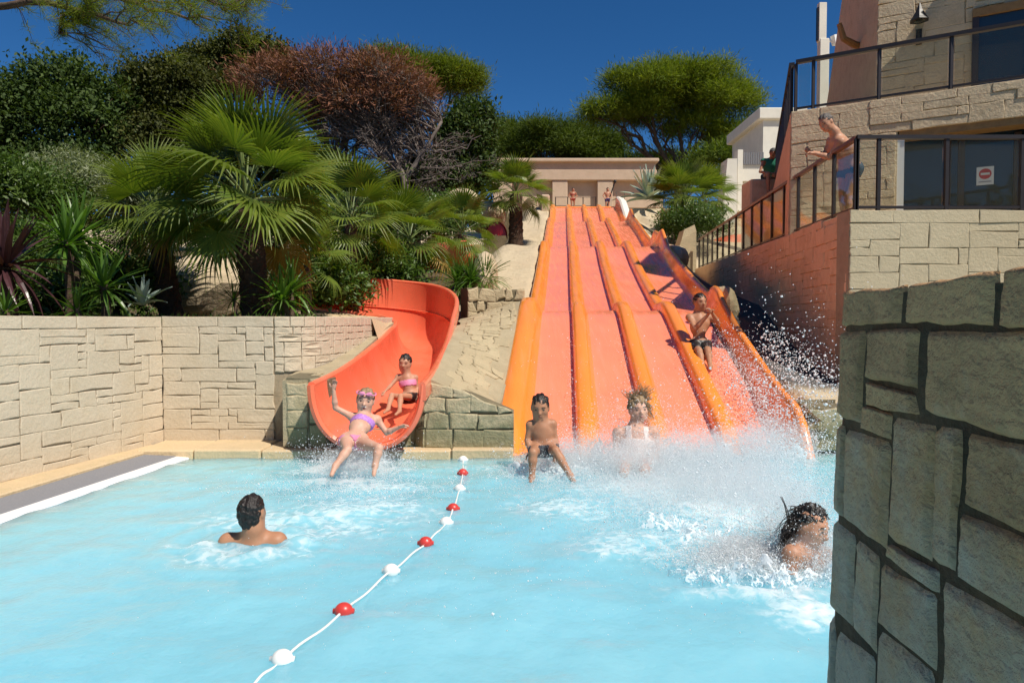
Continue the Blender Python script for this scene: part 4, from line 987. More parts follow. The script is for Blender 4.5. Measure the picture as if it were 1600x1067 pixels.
# sides and floor close the body of water
rim_ = np.concatenate([np.arange(nX) * nY, (nX - 1) * nY + np.arange(1, nY), (np.arange(nX - 2, -1, -1)) * nY + nY - 1, np.arange(nY - 2, 0, -1)])
n0 = len(V); Vb = V[rim_].copy(); Vb[:, 2] = -3; V = np.concatenate([V, Vb, [[0.5, 1.7, -3]]]); m_ = len(rim_); kk = np.arange(m_); k1 = (kk + 1) % m_
Q = np.concatenate([Q, np.stack([rim_[k1], rim_[kk], n0 + kk, n0 + k1], -1)])
c_ = n0 + m_; Q = np.concatenate([Q, np.stack([n0 + kk[:-1:2], np.full(len(kk[:-1:2]), c_), n0 + (kk[:-1:2] + 2) % m_, n0 + kk[:-1:2] + 1], -1)])
foam = np.concatenate([FO.ravel(), np.zeros(m_ + 1)])
wt = fast_obj('pool_water', V, Q, water_material(), tint=foam, smooth=True, attr='foam'); tag(wt, 'milky turquoise pool water with foam patches', kind='structure')

# ------------------------------------------------------------------ spray: thousands of small drops
def drop_mat():
    m, t, b, N, L = nodes('white_spray'); setp(b, rough=.25, spec=.5); b.inputs['Base Color'].default_value = (.94, .96, .97, 1)
    tr = N('ShaderNodeBsdfTranslucent'); tr.inputs[0].default_value = (.94, .96, .97, 1); ms = N('ShaderNodeMixShader'); ms.inputs[0].default_value = .45
    L(b.outputs[0], ms.inputs[1]); L(tr.outputs[0], ms.inputs[2]); L(ms.outputs[0], t.nodes['Material Output'].inputs[0]); return m
M['drop'] = drop_mat()
OCT = np.array([(1,0,0),(-1,0,0),(0,1,0),(0,-1,0),(0,0,1),(0,0,-1)], float)
OF = np.array([(0,2,4),(2,1,4),(1,3,4),(3,0,4),(2,0,5),(1,2,5),(3,1,5),(0,3,5)])
TET = np.array([(1,1,1),(1,-1,-1),(-1,1,-1),(-1,-1,1)], float) * .8; TF = np.array([(0,1,2),(0,3,1),(0,2,3),(1,3,2)])
def solids(C, R, B, F0_):
    n = len(C); St = np.exp(rW.normal(0, .25, (n, 1, 3))); A = rW.normal(size=(n, 3, 3)); Qr, _ = np.linalg.qr(A); m_ = len(B)
    V = np.einsum('nij,nvj->nvi', Qr, B[None] * St) * R[:, None, None] + C[:, None, :]
    return V.reshape(-1, 3), (F0_[None] + (np.arange(n) * m_)[:, None, None]).reshape(-1, 3)
def drops(name, C, R, label):
    big = R > .0034; V1, F1 = solids(C[big], R[big], OCT, OF); V2, F2 = solids(C[~big], R[~big], TET, TF)
    o = fast_obj(name, np.concatenate([V1, V2]), np.concatenate([F1, F2 + len(V1)]), M['drop'], tri=True); return tag(o, label, kind='stuff')
def mist(px, py, Y, r_, dens, label):
    """a puff of fine spray hanging in the air, too fine to see as drops"""
    c = P(px, py, Y); c[2] = max(c[2], .02); mb = MB(); mb.ball((0, 0, 0), (1, 1, 1), 24, 16); V = mb.v[0]; k = 1 + .35 * fbm(V[:, 0] * 2 + px, V[:, 1] * 2 + V[:, 2] * 3, 1.0, int(px)); mb.v[0] = V * k[:, None] * np.array(r_) + c
    m = bpy.data.materials.new('spray_mist'); m.use_nodes = True; t = m.node_tree; t.nodes.remove(t.nodes['Principled BSDF']); v = t.nodes.new('ShaderNodeVolumePrincipled'); v.inputs['Color'].default_value = (.97, .98, .99, 1); v.inputs['Density'].default_value = dens; v.inputs['Anisotropy'].default_value = .1
    t.links.new(v.outputs[0], t.nodes['Material Output'].inputs['Volume']); o = obj('spray_mist', mb, m, smooth=True); return tag(o, label, kind='stuff')
def puff(px, py, Y, sx, sy, sz, n, rmed=.003, sig=.45, zmin=-.01, up=0.0):
    n = int(n * 1.7); rmed = rmed * .70
    c = P(px, py, Y); q = c + rW.normal(size=(n, 3)) * np.array([sx, sy, sz]); q[:, 2] = zmin + np.abs(q[:, 2] - zmin)
    return q, np.clip(rmed * np.exp(rW.normal(0, sig, n)), .0012, .016)
def jets(px, py, n, v0, spread, rmed, az=(-pi, pi), z0=0.0, streak=1):
    n = int(n * 1.5); rmed = rmed * .78
    """drops on ballistic arcs thrown up from a point on the water, in strings as real splashes fall"""
    o = PW(px, py); C = []; R = []
    for _ in range(n // 14):
        a = rW.uniform(*az); el = rW.uniform(.5, 1.35); v = v0 * rW.uniform(.4, 1.0); d = np.array([cos(a)*cos(el), sin(a)*cos(el), sin(el)]) * v
        s = o + rW.normal(size=3) * np.array([spread, spread * .6, 0]); t0 = rW.uniform(.05, 1.7) * v / 9.8
        t = t0 + rW.normal(0, .022, 14); q = s + d * t[:, None] + np.array([0, 0, -4.9]) * (t ** 2)[:, None] + rW.normal(0, .014, (14, 3)); C.append(q); R.append(rmed * np.exp(rW.normal(0, .45, 14)))
    C = np.concatenate(C); R = np.concatenate(R); C[:, 2] += z0; k = C[:, 2] > -.01; return C[k], np.clip(R[k], .001, .016)
def merge(*a): return np.concatenate([x[0] for x in a]), np.concatenate([x[1] for x in a])
drops('water_spray', *merge(puff(552, 722, 6.25, .28, .16, .10, 3200, .0035), puff(580, 728, 6.2, .2, .14, .07, 1600), puff(520, 730, 6.1, .18, .14, .06, 1500), jets(545, 730, 1400, 2.0, .2, .0035), jets(600, 730, 500, 1.6, .15, .003), puff(560, 760, 5.6, .5, .25, .015, 2600, .0035)), 'white spray round the girl dropping out of the coral slide')
drops('water_spray', *merge(puff(868, 715, 6.55, .20, .14, .09, 3200, .003), puff(900, 700, 6.9, .16, .14, .12, 2600, .003), puff(850, 742, 6.3, .25, .15, .04, 2200), jets(865, 735, 1600, 2.4, .25, .003), jets(800, 715, 400, 1.8, .1, .003)), 'white spray round the boy at the end of the orange slide')
drops('water_spray', *merge(puff(995, 712, 6.55, .28, .10, .10, 9000, .003), puff(1000, 725, 6.3, .45, .2, .07, 6000, .003), puff(960, 690, 6.7, .2, .12, .14, 2600, .003), puff(1050, 690, 6.8, .25, .15, .14, 4200, .003), puff(1000, 650, 6.7, .28, .15, .16, 1400, .0035), jets(1000, 720, 5200, 3.2, .35, .0032)), 'dense white spray round the woman at the end of the orange slide')
drops('water_spray', *merge(puff(1130, 710, 6.7, .40, .22, .10, 8000, .003), puff(1210, 690, 6.9, .22, .2, .16, 3600, .0035), puff(1100, 760, 5.6, .6, .4, .10, 9000, .0032), puff(980, 760, 5.7, .5, .3, .06, 3800, .003), puff(1180, 780, 5.2, .35, .35, .14, 6500, .0035), puff(1080, 800, 5.0, .45, .35, .10, 9000, .0026), puff(1170, 740, 5.8, .4, .35, .12, 7000, .0028), puff(980, 745, 6.0, .5, .25, .07, 5000, .0026), jets(1140, 760, 7000, 3.4, .5, .0038), jets(1180, 725, 3600, 3.9, .4, .005, az=(-.6, 2.2))), 'wide burst of white spray over the right half of the pool')
drops('water_spray', *merge(puff(1255, 880, 3.95, .10, .12, .07, 5200, .0032), puff(1160, 880, 4.05, .16, .12, .08, 11000, .0026), puff(1230, 850, 4.1, .14, .12, .10, 7000, .0024), puff(1215, 910, 3.9, .16, .1, .04, 4200, .003), puff(1120, 920, 3.9, .15, .08, .02, 1800, .0028), puff(1245, 800, 4.05, .12, .1, .10, 2200, .0025), puff(1290, 860, 3.9, .1, .12, .12, 2600, .003), jets(1215, 890, 3600, 2.0, .14, .0026), jets(1110, 890, 600, 1.6, .15, .0024)), 'white splash thrown up round the woman with flying dark hair')
def sheet_splash(o, r0, v0, el, T, seed, a0=0, a1=2*pi, thr=.10, na=230, nt=54, drift=(0, 0)):
    """a torn sheet of water thrown outwards and upwards, ragged towards its edge"""
    a = np.linspace(a0, a1, na); t = np.linspace(0, 1, nt); A, TT = np.meshgrid(a, t, indexing='ij'); o = np.asarray(o)
    vv = v0 * (.55 + .9 * (fbm(A * .9 + 20, TT * .3 + seed, .45, seed) + .5)); ee = el + .5 * fbm(A + 9, TT * .2, .5, seed + 5)
    tt = TT * T * (.7 + .6 * (fbm(A + 3, TT * 0 + seed, .35, seed + 9) + .5)); R_ = r0 + vv * np.cos(ee) * tt; Z = vv * np.sin(ee) * tt - 4.9 * tt ** 2
    X = o[0] + R_ * np.cos(A) + drift[0] * TT; Y_ = o[1] + R_ * np.sin(A) * .7 + drift[1] * TT; n_ = .022 * fbm(X, Z * 1.5 + Y_, .12, seed + 2)
    G = np.stack([X + n_, Y_ + n_, o[2] + Z + .02 * fbm(X + 5, Y_ + Z, .06, seed + 4)], -1)
    hole = fbm(A * 2.2 + 7, TT * 2.0 + Z, .20, seed + 21, 5) - .60 * TT + .26 - thr
    ok = (hole[:-1, :-1] > 0) & (G[:-1, :-1, 2] > -.02); i, j = np.argwhere(ok).T; k = i * nt + j
    return G.reshape(-1, 3), np.stack([k, k + nt, k + nt + 1, k + 1], -1)
def sheets(label, *parts):
    V = []; Q = []; n = 0
    for v, q in parts: V.append(v); Q.append(q + n); n += len(v)
    V = np.concatenate(V); Q = np.concatenate(Q); u, inv = np.unique(Q, return_inverse=True)
    o = fast_obj('splash_sheet', V[u], inv.reshape(Q.shape), M['drop'], smooth=True); return tag(o, label, kind='stuff')
sheets('torn white sheets of water kicked up by the girl', *[sheet_splash(PW(540 + 16*k, 738 - 4*k), .05, 1.3, .9, .22, 11 + k) for k in range(3)])
sheets('torn white sheets of water around the boy and the woman', *[sheet_splash(PW(x_, y_), .08, v_, .95, .27, 30 + k) for k, (x_, y_, v_) in enumerate(((835, 745, 1.2), (893, 745, 1.2), (965, 728, 1.9), (1010, 730, 2.0), (1045, 722, 1.9), (1090, 728, 1.9), (1140, 730, 1.8), (1200, 722, 1.7)))])
sheets('torn white sheets of water beside the near pillar', *[sheet_splash(PW(x_, y_), .05, v_, .9, .22, 60 + k) for k, (x_, y_, v_) in enumerate(((1150, 900, 1.3), (1195, 905, 1.4), (1235, 915, 1.2), (1265, 905, 1.4), (1100, 905, 1.0), (1120, 850, 1.2), (1060, 830, 1.2)))])
def chute():                                                            # spray running down the right flank of the orange slide
    C = []; R = []
    for _ in range(7600):
        t = rW.random() ** .6; y = 10.6 - 3.4 * t + rW.normal(0, .15); v = 2.92 + .14 * rW.normal() + .04 * t; h = abs(rW.normal(.08, .16 + .18 * t))
        C.append((slx(y) + v, y, slz(y) + h)); R.append(.0035 * math.exp(rW.normal(0, .5)) * (1 + .5 * t))
    for _ in range(1500):
        t = rW.random() ** .7; y = 9.2 - 2.0 * t; v = 3.25 + rW.random() * 1.2 * t - .15 * rW.random(); C.append((slx(y) + v, y, slz(y) + .42 + .5 * rW.random() * (1 - .4*t) + .3 * t * rW.normal() * .5)); R.append(.0062 * math.exp(rW.normal(0, .5)))
    for k in (1, 2, 3):
        for _ in range(1000):
            t = rW.random() ** .5; y = 11.5 - 4.2 * t; C.append((slx(y) + .8*k - .12 + rW.normal(0, .05), y, slz(y) + abs(rW.normal(0, .06)))); R.append(.0028 * math.exp(rW.normal(0, .5)))
    return np.array(C), np.clip(np.array(R), .001, .02)
drops('water_spray', *chute(), 'bright drops flying along the right flank of the orange slide')
drops('water_spray', *merge(puff(1225, 640, 5.6, .35, .5, .35, 420, .0055, .5), puff(1240, 560, 6.2, .35, .5, .35, 380, .006, .5), puff(1150, 620, 6.5, .4, .5, .3, 420, .004, .5), puff(960, 560, 7, .6, .8, .3, 160, .0035), puff(900, 850, 4.2, .9, .6, .03, 700, .0025), puff(650, 830, 4.6, .9, .7, .02, 500, .0022)), 'scattered drops in the air over the right side of the pool')

for k, (px, py, Y, r_, dn) in enumerate(((560, 722, 6.2, (.34, .20, .16), 1.3), (868, 718, 6.45, (.30, .2, .20), 1.3), (905, 712, 6.7, (.22, .2, .2), 1.2), (985, 708, 6.45, (.40, .22, .24), 1.0), (1020, 716, 6.2, (.45, .25, .20), 1.1), (950, 722, 6.3, (.4, .25, .18), 1.2),
        (1080, 715, 6.5, (.50, .3, .26), 1.4), (1150, 712, 6.6, (.5, .3, .28), 1.4), (1215, 700, 6.8, (.38, .3, .34), 1.3), (1100, 770, 5.5, (.7, .5, .20), 1.1), (1190, 780, 5.3, (.5, .45, .26), 1.2), (1000, 775, 5.6, (.7, .5, .14), .9), (1150, 885, 4.0, (.24, .18, .15), 2.4), (1215, 890, 3.9, (.22, .18, .13), 2.4), (1275, 870, 3.85, (.18, .16, .18), 2.0), (1235, 800, 4.3, (.25, .2, .2), 1.2))):
    mist(px, py, Y, r_, dn * .8, 'soft white mist of spray over the landing water')
# ------------------------------------------------------------------ people: one continuous skin per body, from blended round cones
def nv(x): x = np.asarray(x, float); return x / (np.linalg.norm(x) + 1e-12)
class SDF:
    def __init__(s): s.p = []
    def cone(s, a, b, ra, rb, tag_='', k=.03): s.p.append(('c', np.asarray(a, float), np.asarray(b, float), ra, rb, tag_, k))
    def ell(s, c, R, rad, tag_='', k=.03, sub=False): s.p.append(('s' if sub else 'e', np.asarray(c, float), np.asarray(R, float), np.asarray(rad, float), None, tag_, k))
    def mesh(s, res):
        lo = np.full(3, 9e9); hi = -lo
        for q in s.p:
            if q[0] == 'c':
                for e, rr in ((q[1], q[3]), (q[2], q[4])): lo = np.minimum(lo, e - rr); hi = np.maximum(hi, e + rr)
            elif q[0] == 'e': lo = np.minimum(lo, q[1] - q[3].max()); hi = np.maximum(hi, q[1] + q[3].max())
        lo -= 3 * res; hi += 3 * res; n = np.ceil((hi - lo) / res).astype(int) + 1
        ax = [lo[i] + res * np.arange(n[i]) for i in range(3)]
        D = np.full(n, 1.0); ID = np.zeros(n, np.int16); BD = np.full(n, 9.0)
        for i, q in enumerate(s.p):
            if q[0] == 'c': a = np.minimum(q[1] - q[3], q[2] - q[4]) - .07; b = np.maximum(q[1] + q[3], q[2] + q[4]) + .07
            else: a = q[1] - q[3].max() - .07; b = q[1] + q[3].max() + .07
            i0 = np.clip(np.floor((a - lo) / res).astype(int), 0, n - 1); i1 = np.clip(np.ceil((b - lo) / res).astype(int) + 1, 1, n)
            sl_ = tuple(slice(i0[k], i1[k]) for k in range(3))
            X, Y, Z = np.meshgrid(*(ax[k][i0[k]:i1[k]] for k in range(3)), indexing='ij'); p = np.stack([X, Y, Z], -1)
            if q[0] == 'c':
                ba = q[2] - q[1]; t = np.clip(((p - q[1]) @ ba) / (ba @ ba + 1e-9), 0, 1); d = np.linalg.norm(p - q[1] - t[..., None] * ba, axis=-1) - (q[3] + (q[4] - q[3]) * t)
            else:
                l = (p - q[1]) @ q[2].T; k0 = np.linalg.norm(l / q[3], axis=-1); k1 = np.linalg.norm(l / q[3] ** 2, axis=-1); d = k0 * (k0 - 1) / (k1 + 1e-9)
            o = D[sl_]; k = q[6]
            if q[0] == 's':
                h = np.maximum(k - np.abs(o + d), 0) / k; D[sl_] = np.maximum(o, -d) + h * h * k * .25
            else:
                h = np.maximum(k - np.abs(o - d), 0) / k; D[sl_] = np.minimum(o, d) - h * h * k * .25
                u = d < BD[sl_]; ID[sl_] = np.where(u, i, ID[sl_]); BD[sl_] = np.where(u, d, BD[sl_])
        return nets(D, lo, res) + (ID, lo, res, n)
def nets(D, lo, res):
    n = np.array(D.shape); Sg = D < 0; nc = n - 1
    cnt = np.zeros(nc, np.int8); acc = np.zeros((*nc, 3), np.float32)
    def sl_(o): return tuple(slice(o[k], o[k] + nc[k]) for k in range(3))
    for axis_ in range(3):
        e = [0, 0, 0]; e[axis_] = 1
        for a in (0, 1):
            for b in (0, 1):
                o = [0, 0, 0]; o[(axis_ + 1) % 3] = a; o[(axis_ + 2) % 3] = b; o2 = [o[k] + e[k] for k in range(3)]
                A, B = D[sl_(o)], D[sl_(o2)]; c = (A < 0) != (B < 0); t = np.where(c, A / np.where(c, A - B, 1), 0)
                cnt += c; 
                for k in range(3): acc[..., k] += c * (o[k] + e[k] * t)
    act = cnt > 0; idx = np.full(nc, -1, np.int64); idx[act] = np.arange(act.sum()); ijk = np.argwhere(act)
    V = (ijk + acc[act] / cnt[act][:, None]) * res + lo
    Q = []
    for axis_ in range(3):
        b, c = (axis_ + 1) % 3, (axis_ + 2) % 3
        s0 = [slice(0, None)] * 3; s1 = [slice(0, None)] * 3; s0[axis_] = slice(0, -1); s1[axis_] = slice(1, None)
        A, B = Sg[tuple(s0)], Sg[tuple(s1)]; ch = np.argwhere(A != B); ch = ch[(ch[:, b] > 0) & (ch[:, c] > 0) & (ch[:, b] < nc[b]) & (ch[:, c] < nc[c])]
        fl = A[tuple(ch.T)]
        def at(db, dc): q = ch.copy(); q[:, b] += db; q[:, c] += dc; return idx[tuple(q.T)]
        q = np.stack([at(-1,-1), at(0,-1), at(0,0), at(-1,0)], -1); q[~fl] = q[~fl][:, ::-1]; Q.append(q)
    return V, np.concatenate(Q), ijk

def skin_mat(name, c, wet=.48):
    m = plain(name, c, wet, .12, 9, .12, 120, spec=.3, c2=tuple(np.array(c) * np.array([.9, .8, .75])))
    b = m.node_tree.nodes['Principled BSDF']; b.inputs['Subsurface Weight'].default_value = .12; b.inputs['Subsurface Radius'].default_value = (.5, .2, .1); b.inputs['Subsurface Scale'].default_value = .03
    return m
M['skin_fair'] = skin_mat('fair_skin', (.62, .37, .27)); M['skin_mid'] = skin_mat('light_tan_skin', (.50, .27, .17)); M['skin_tan'] = skin_mat('tanned_skin', (.42, .215, .125))
M['lip'] = plain('lip', (.42, .11, .09), .4, .1); M['mouth'] = plain('open_mouth', (.22, .045, .04), .6, .1); M['eye'] = plain('eye', (.05, .035, .03), .2, .1); M['brow'] = plain('brow_hair', (.06, .035, .02), .7, .1); M['teeth'] = plain('teeth', (.75, .72, .66), .4, .05)
M['hair_dark'] = plain('wet_dark_hair', (.018, .012, .009), .35, .4, 30, .5, 90); M['hair_brown'] = plain('wet_brown_hair', (.07, .038, .02), .4, .4, 30, .5, 90); M['hair_fair'] = plain('wet_fair_hair', (.36, .24, .13), .45, .4, 25, .5, 90); M['hair_grey'] = plain('greying_hair', (.11, .09, .08), .6, .4, 40, .5, 90)
def head_frame(f, u=(0, 0, 1)):
    f = nv(f); u = np.asarray(u, float); u = nv(u - f * (u @ f)); return np.stack([np.cross(f, u), f, u])     # rows: right, face, up
def add_head(s, c, R, h, nb):
    """head of height h centred at c, rows of R are its right, face and up axes; nb: base of the neck"""
    W = lambda x, y, z: c + h * (R.T @ np.array([x, y, z]))
    s.ell(W(0, -.05, .10), R, np.array([.335, .42, .40]) * h, 'head', .04 * h / .22); s.ell(W(0, .10, -.12), R, np.array([.27, .29, .36]) * h, 'head', .04)
    s.cone(W(-.10, .20, -.36), W(.10, .20, -.36), .12 * h, .12 * h, 'head', .03); s.cone(W(-.16, .08, -.3), W(.16, .08, -.3), .13*h, .13*h, 'head', .03)
    s.cone(W(0, -.08, -.22), nb, .225 * h, .25 * h, 'neck', .04)
    s.cone(W(-.15, .31, .10), W(.15, .31, .10), .055 * h, .055 * h, 'head', .02); s.cone(W(0, .36, .04), W(0, .45, -.12), .035 * h, .065 * h, 'head', .015)
    for x in (-1, 1):
        s.ell(W(.15 * x, .43, .0), R, np.array([.09, .07, .06]) * h, 'head', .015, True); s.ell(W(.20 * x, .22, -.12), R, np.array([.09, .10, .09]) * h, 'head', .03)
        s.ell(W(.345 * x, -.05, -.05), R, np.array([.045, .10, .15]) * h, 'ear', .008)
    s.cone(W(-.085, .355, -.26), W(.085, .355, -.26), .04 * h, .04 * h, 'head', .015)
    return W
def face_bits(mb, W, h, mouth='closed', eyes=True, mats=None):
    for x in (-1, 1):
        if eyes: mb.ball(W(.15 * x, .340, .005), np.array([.055, .04, .028]) * h, 8, 6, 2); 
        mb.tube([W(.07 * x, .385, .095), W(.15 * x, .385, .125), W(.24 * x, .33, .10)], .012 * h, 5, 3)
    if mouth == 'closed': mb.tube([W(-.13, .345, -.25), W(0, .40, -.255), W(.13, .345, -.25)], [.012*h, .03*h, .012*h], 6, 1)
    else:
        mb.ball(W(0, .352, -.265), np.array([.10, .05, .07]) * h, 10, 8, 4); mb.tube([W(-.09, .37, -.215), W(0, .405, -.205), W(.09, .37, -.215)], .022 * h, 5, 5)
def add_hand(mb, w_, d, n, L, side, curl=.4, spread=.12):
    """palm and five bent fingers; w_ wrist, d pointing direction, n palm normal (towards the palm), L hand length"""
    d = nv(d); n = nv(n - d * (np.asarray(n) @ d)); x = np.cross(d, n) * side
    mb.loft([[w_ + d * t * L + x * (a * wd * .82 * L) + n * (b_ * th * L) for a, b_ in ((-1,-.4),(-.6,-1),(.6,-1),(1,-.4),(1,.4),(.6,1),(-.6,1),(-1,.4))] for t, wd, th in ((-.06,.15,.12),(.08,.18,.12),(.25,.22,.11),(.42,.23,.10),(.5,.20,.08))], cap=True)
    for k, (o, ln) in enumerate(((-.135, .40), (-.045, .46), (.045, .43), (.13, .34))):
        p = w_ + d * (.44 * L) + x * (o * L); dirc = nv(d + x * (o * spread * 6)); pts = [p]; 
        for j in range(3): a_ = curl * (j + .6); dj = nv(dirc * cos(a_) + n * sin(a_)); p = p + dj * ln * L * (.42, .33, .25)[j]; pts.append(p)
        mb.tube(pts, np.array([.062, .057, .05, .038]) * L, 6)
    p = w_ + d * (.10 * L) - x * (.15 * L); t1 = p + nv(d * .7 - x * .75 + n * .35) * .26 * L; t2 = t1 + nv(d * .9 - x * .25 + n * .35) * .2 * L; mb.tube([p, t1, t2], np.array([.08, .065, .045]) * L, 6)

def person(label, J, h, skin, s=1.0, res=.012, mouth='closed', girl=False, eyes=True, cat='person', group=None, fat=1.0):
    """J: joints in world coordinates. head, face(dir), up, neck, pel, rt (towards the body's right), sw, hw, and per side L/R: sh, el, wr, hip, kn, an, toe"""
    g = {k: np.asarray(v, float) for k, v in J.items() if not isinstance(v, (str, float, int))}
    sd = SDF(); R = head_frame(g['face'], J.get('up', (0, 0, 1))); W = add_head(sd, g['head'], R, h, g['neck'])
    rt = nv(g['rt']); nk, pl = g['neck'], g['pel']; ax = nv(pl - nk); Lt = np.linalg.norm(pl - nk); rt = nv(rt - ax * (rt @ ax)); fr = np.cross(ax, rt) * 1.0
    # fr points to the front of the body
    fr = nv(fr) * (1 if J.get('flip', 1) > 0 else -1)
    if 'shR' not in g:
        g['shR'] = nk + ax * .055 * s + rt * J['sw']; g['shL'] = nk + ax * .055 * s - rt * J['sw']
    shR, shL = g['shR'], g['shL']; sw = np.linalg.norm(shR - shL) / 2; sc = (shR + shL) / 2; hw = J.get('hw', .085 * s)
    if 'hipR' not in g: g['hipR'] = pl + rt * hw; g['hipL'] = pl - rt * hw
    k = .055 * s
    c1 = sc + ax * .10 * s; ww = sw - .055 * s
    sd.cone(c1 - rt * ww * .62, c1 + rt * ww * .62, .098 * s, .098 * s, 'chest', k); c2 = nk * .5 + pl * .5
    sd.cone(c2 - rt * ww * .52 + fr * .01 * fat, c2 + rt * ww * .52 + fr * .01 * fat, .086 * s * fat, .086 * s * fat, 'belly', k)
    c3 = nk * .76 + pl * .24 ; sd.cone(c3, c2, .11 * s, .10 * s * fat, 'chest', k)
    if fat > 1.1: sd.ell(nk * .36 + pl * .64 + fr * .07 * s, np.stack([rt, fr, ax]), np.array([.15, .13, .17]) * s, 'belly', .08)
    sd.cone(g['hipR'] - ax * .03, g['hipL'] - ax * .03, .098 * s, .098 * s, 'pelvis', k); sd.cone(c2, pl, .098 * s * fat, .10 * s, 'belly', k)
    if not girl and fat < 1.1:
        for q in (-1, 1): sd.ell(c1 + ax * .035 * s + rt * q * .065 * s + fr * .062 * s, np.stack([rt, fr, ax]), np.array([.07, .042, .055]) * s, 'chest', .025 * s)
    if girl:
        for q in (-1, 1): sd.ell(c1 + ax * .045 * s + rt * q * .075 * s + fr * .075 * s, np.stack([rt, fr, ax]), np.array([.062, .055, .06]) * s, 'chest', .03)
    sd.cone(shR, shL, .05 * s, .05 * s, 'shoulder', .05 * s); sd.cone(nk, sc + ax * .05, .055 * s, .08 * s, 'neck', .05 * s)
    extra = MB()
    for q in 'RL':
        sd.cone(sc + (g['sh'+q]-sc)*.5, g['sh'+q], .055 * s, .056 * s, 'shoulder', .04 * s)
        if 'el'+q in g:
            sd.cone(g['sh'+q], g['el'+q], .050 * s, .038 * s, 'arm', .03 * s)
            m_ = g['el'+q] * .7 + g['wr'+q] * .3; sd.cone(g['el'+q], m_, .036 * s, .040 * s, 'arm', .02 * s); sd.cone(m_, g['wr'+q], .040 * s, .026 * s, 'arm', .02 * s)
            if 'hd'+q in g: add_hand(extra, g['wr'+q], g['hd'+q], g.get('hn'+q, np.array([0, 0, -1.0])), .175 * s, 1 if q == 'R' else -1, J.get('curl'+q, .4))
        if 'kn'+q in g:
            sd.cone(g['hip'+q], g['kn'+q], .088 * s, .055 * s, 'thigh'+q, .04 * s)
            if 'an'+q in g:
                m_ = g['kn'+q] * .68 + g['an'+q] * .32; sd.cone(g['kn'+q], m_, .052 * s, .056 * s, 'shin', .02 * s); sd.cone(m_, g['an'+q], .055 * s, .034 * s, 'shin', .02 * s)
                if 'to'+q in g: sd.cone(g['an'+q], g['to'+q], .036 * s, .028 * s, 'foot', .03 * s); sd.cone(g['an'+q], g['an'+q] + nv(g['an'+q]-g['to'+q]) * .04 * s, .034 * s, .03 * s, 'foot', .02)
    V, Q, ijk, ID, lo, rs, n = sd.mesh(res)
    # light smoothing
    for _ in range(2):
        A = np.zeros_like(V); C = np.zeros(len(V))
        for a in range(4):
            b = (a + 1) % 4
            np.add.at(A, Q[:, a], V[Q[:, b]]); np.add.at(C, Q[:, a], 1); np.add.at(A, Q[:, b], V[Q[:, a]]); np.add.at(C, Q[:, b], 1)
        V = V * .6 + .4 * A / C[:, None]
    reg = ID[tuple(ijk.T)]
    nf = np.zeros_like(V); fn_ = np.cross(V[Q[:, 2]] - V[Q[:, 0]], V[Q[:, 3]] - V[Q[:, 1]])
    for a in range(4): np.add.at(nf, Q[:, a], fn_)
    nf /= np.linalg.norm(nf, axis=1)[:, None] + 1e-12
    if eyes is not None: face_bits(extra, W, h, mouth, eyes)
    mb = MB(); mb.add(V, Q, 0)
    for v_, in [(x,) for x in extra.v]: pass
    if extra.v: mb.add(np.concatenate(extra.v), extra.f); mb.m[len(Q):] = extra.m
    root = thing('person', g.get('base', pl), label, cat, group)
    body = obj('body', mb, [skin, M['lip'], M['eye'], M['brow'], M['mouth'], M['teeth']], root, smooth=True)
    tags = [p[5] for p in sd.p]
    return dict(root=root, V=V, Q=Q, N=nf, reg=np.array([tags[i] for i in reg]), g=g, W=W, R=R, h=h, ax=ax, rt=rt, fr=fr, nk=nk, pl=pl, s=s, c1=c1)

def garment(p, name, mask, mat, off=.006):
    """cloth lying on the body: the faces inside the mask, lifted off the skin"""
    k = mask[p['Q']].all(1)
    if not k.any(): return None
    Q = p['Q'][k]; u, inv = np.unique(Q, return_inverse=True); Q = inv.reshape(Q.shape); V = p['V'][u] + p['N'][u] * off; n = len(u)
    e = {}
    for q in Q:
        for a in range(4): e[(q[a], q[(a+1)%4])] = 1
    bd_ = [(a, b) for a, b in e if (b, a) not in e]
    F = [tuple(q) for q in Q] + [(b, a, a + n, b + n) for a, b in bd_]
    mb = MB(); mb.add(np.concatenate([V, p['V'][u] - p['N'][u] * .002]), F); return obj(name, mb, mat, p['root'], smooth=True)
def trunks(p, mat, leg=.5, top=.0, name='swim_trunks', off=.008):
    g, V = p['g'], p['V']; t = (V - p['pl']) @ p['ax']; m = np.isin(p['reg'], ['pelvis', 'belly', 'thighR', 'thighL']) & (t > -.07 * p['s'] + top)
    for q in 'RL':
        if 'kn'+q in g:
            d = g['kn'+q] - g['hip'+q]; tt = ((V - g['hip'+q]) @ d) / (d @ d); m &= ~((p['reg'] == 'thigh'+q) & (tt > leg))
    return garment(p, name, m, mat, off)
def band(p, mat, lo=.02, hi=.12, name='bikini_top', back=True, off=.005):
    t = (p['V'] - p['c1']) @ p['ax']; m = (t > lo * p['s']) & (t < hi * p['s']) & np.isin(p['reg'], ['chest', 'belly']); return garment(p, name, m, mat, off)
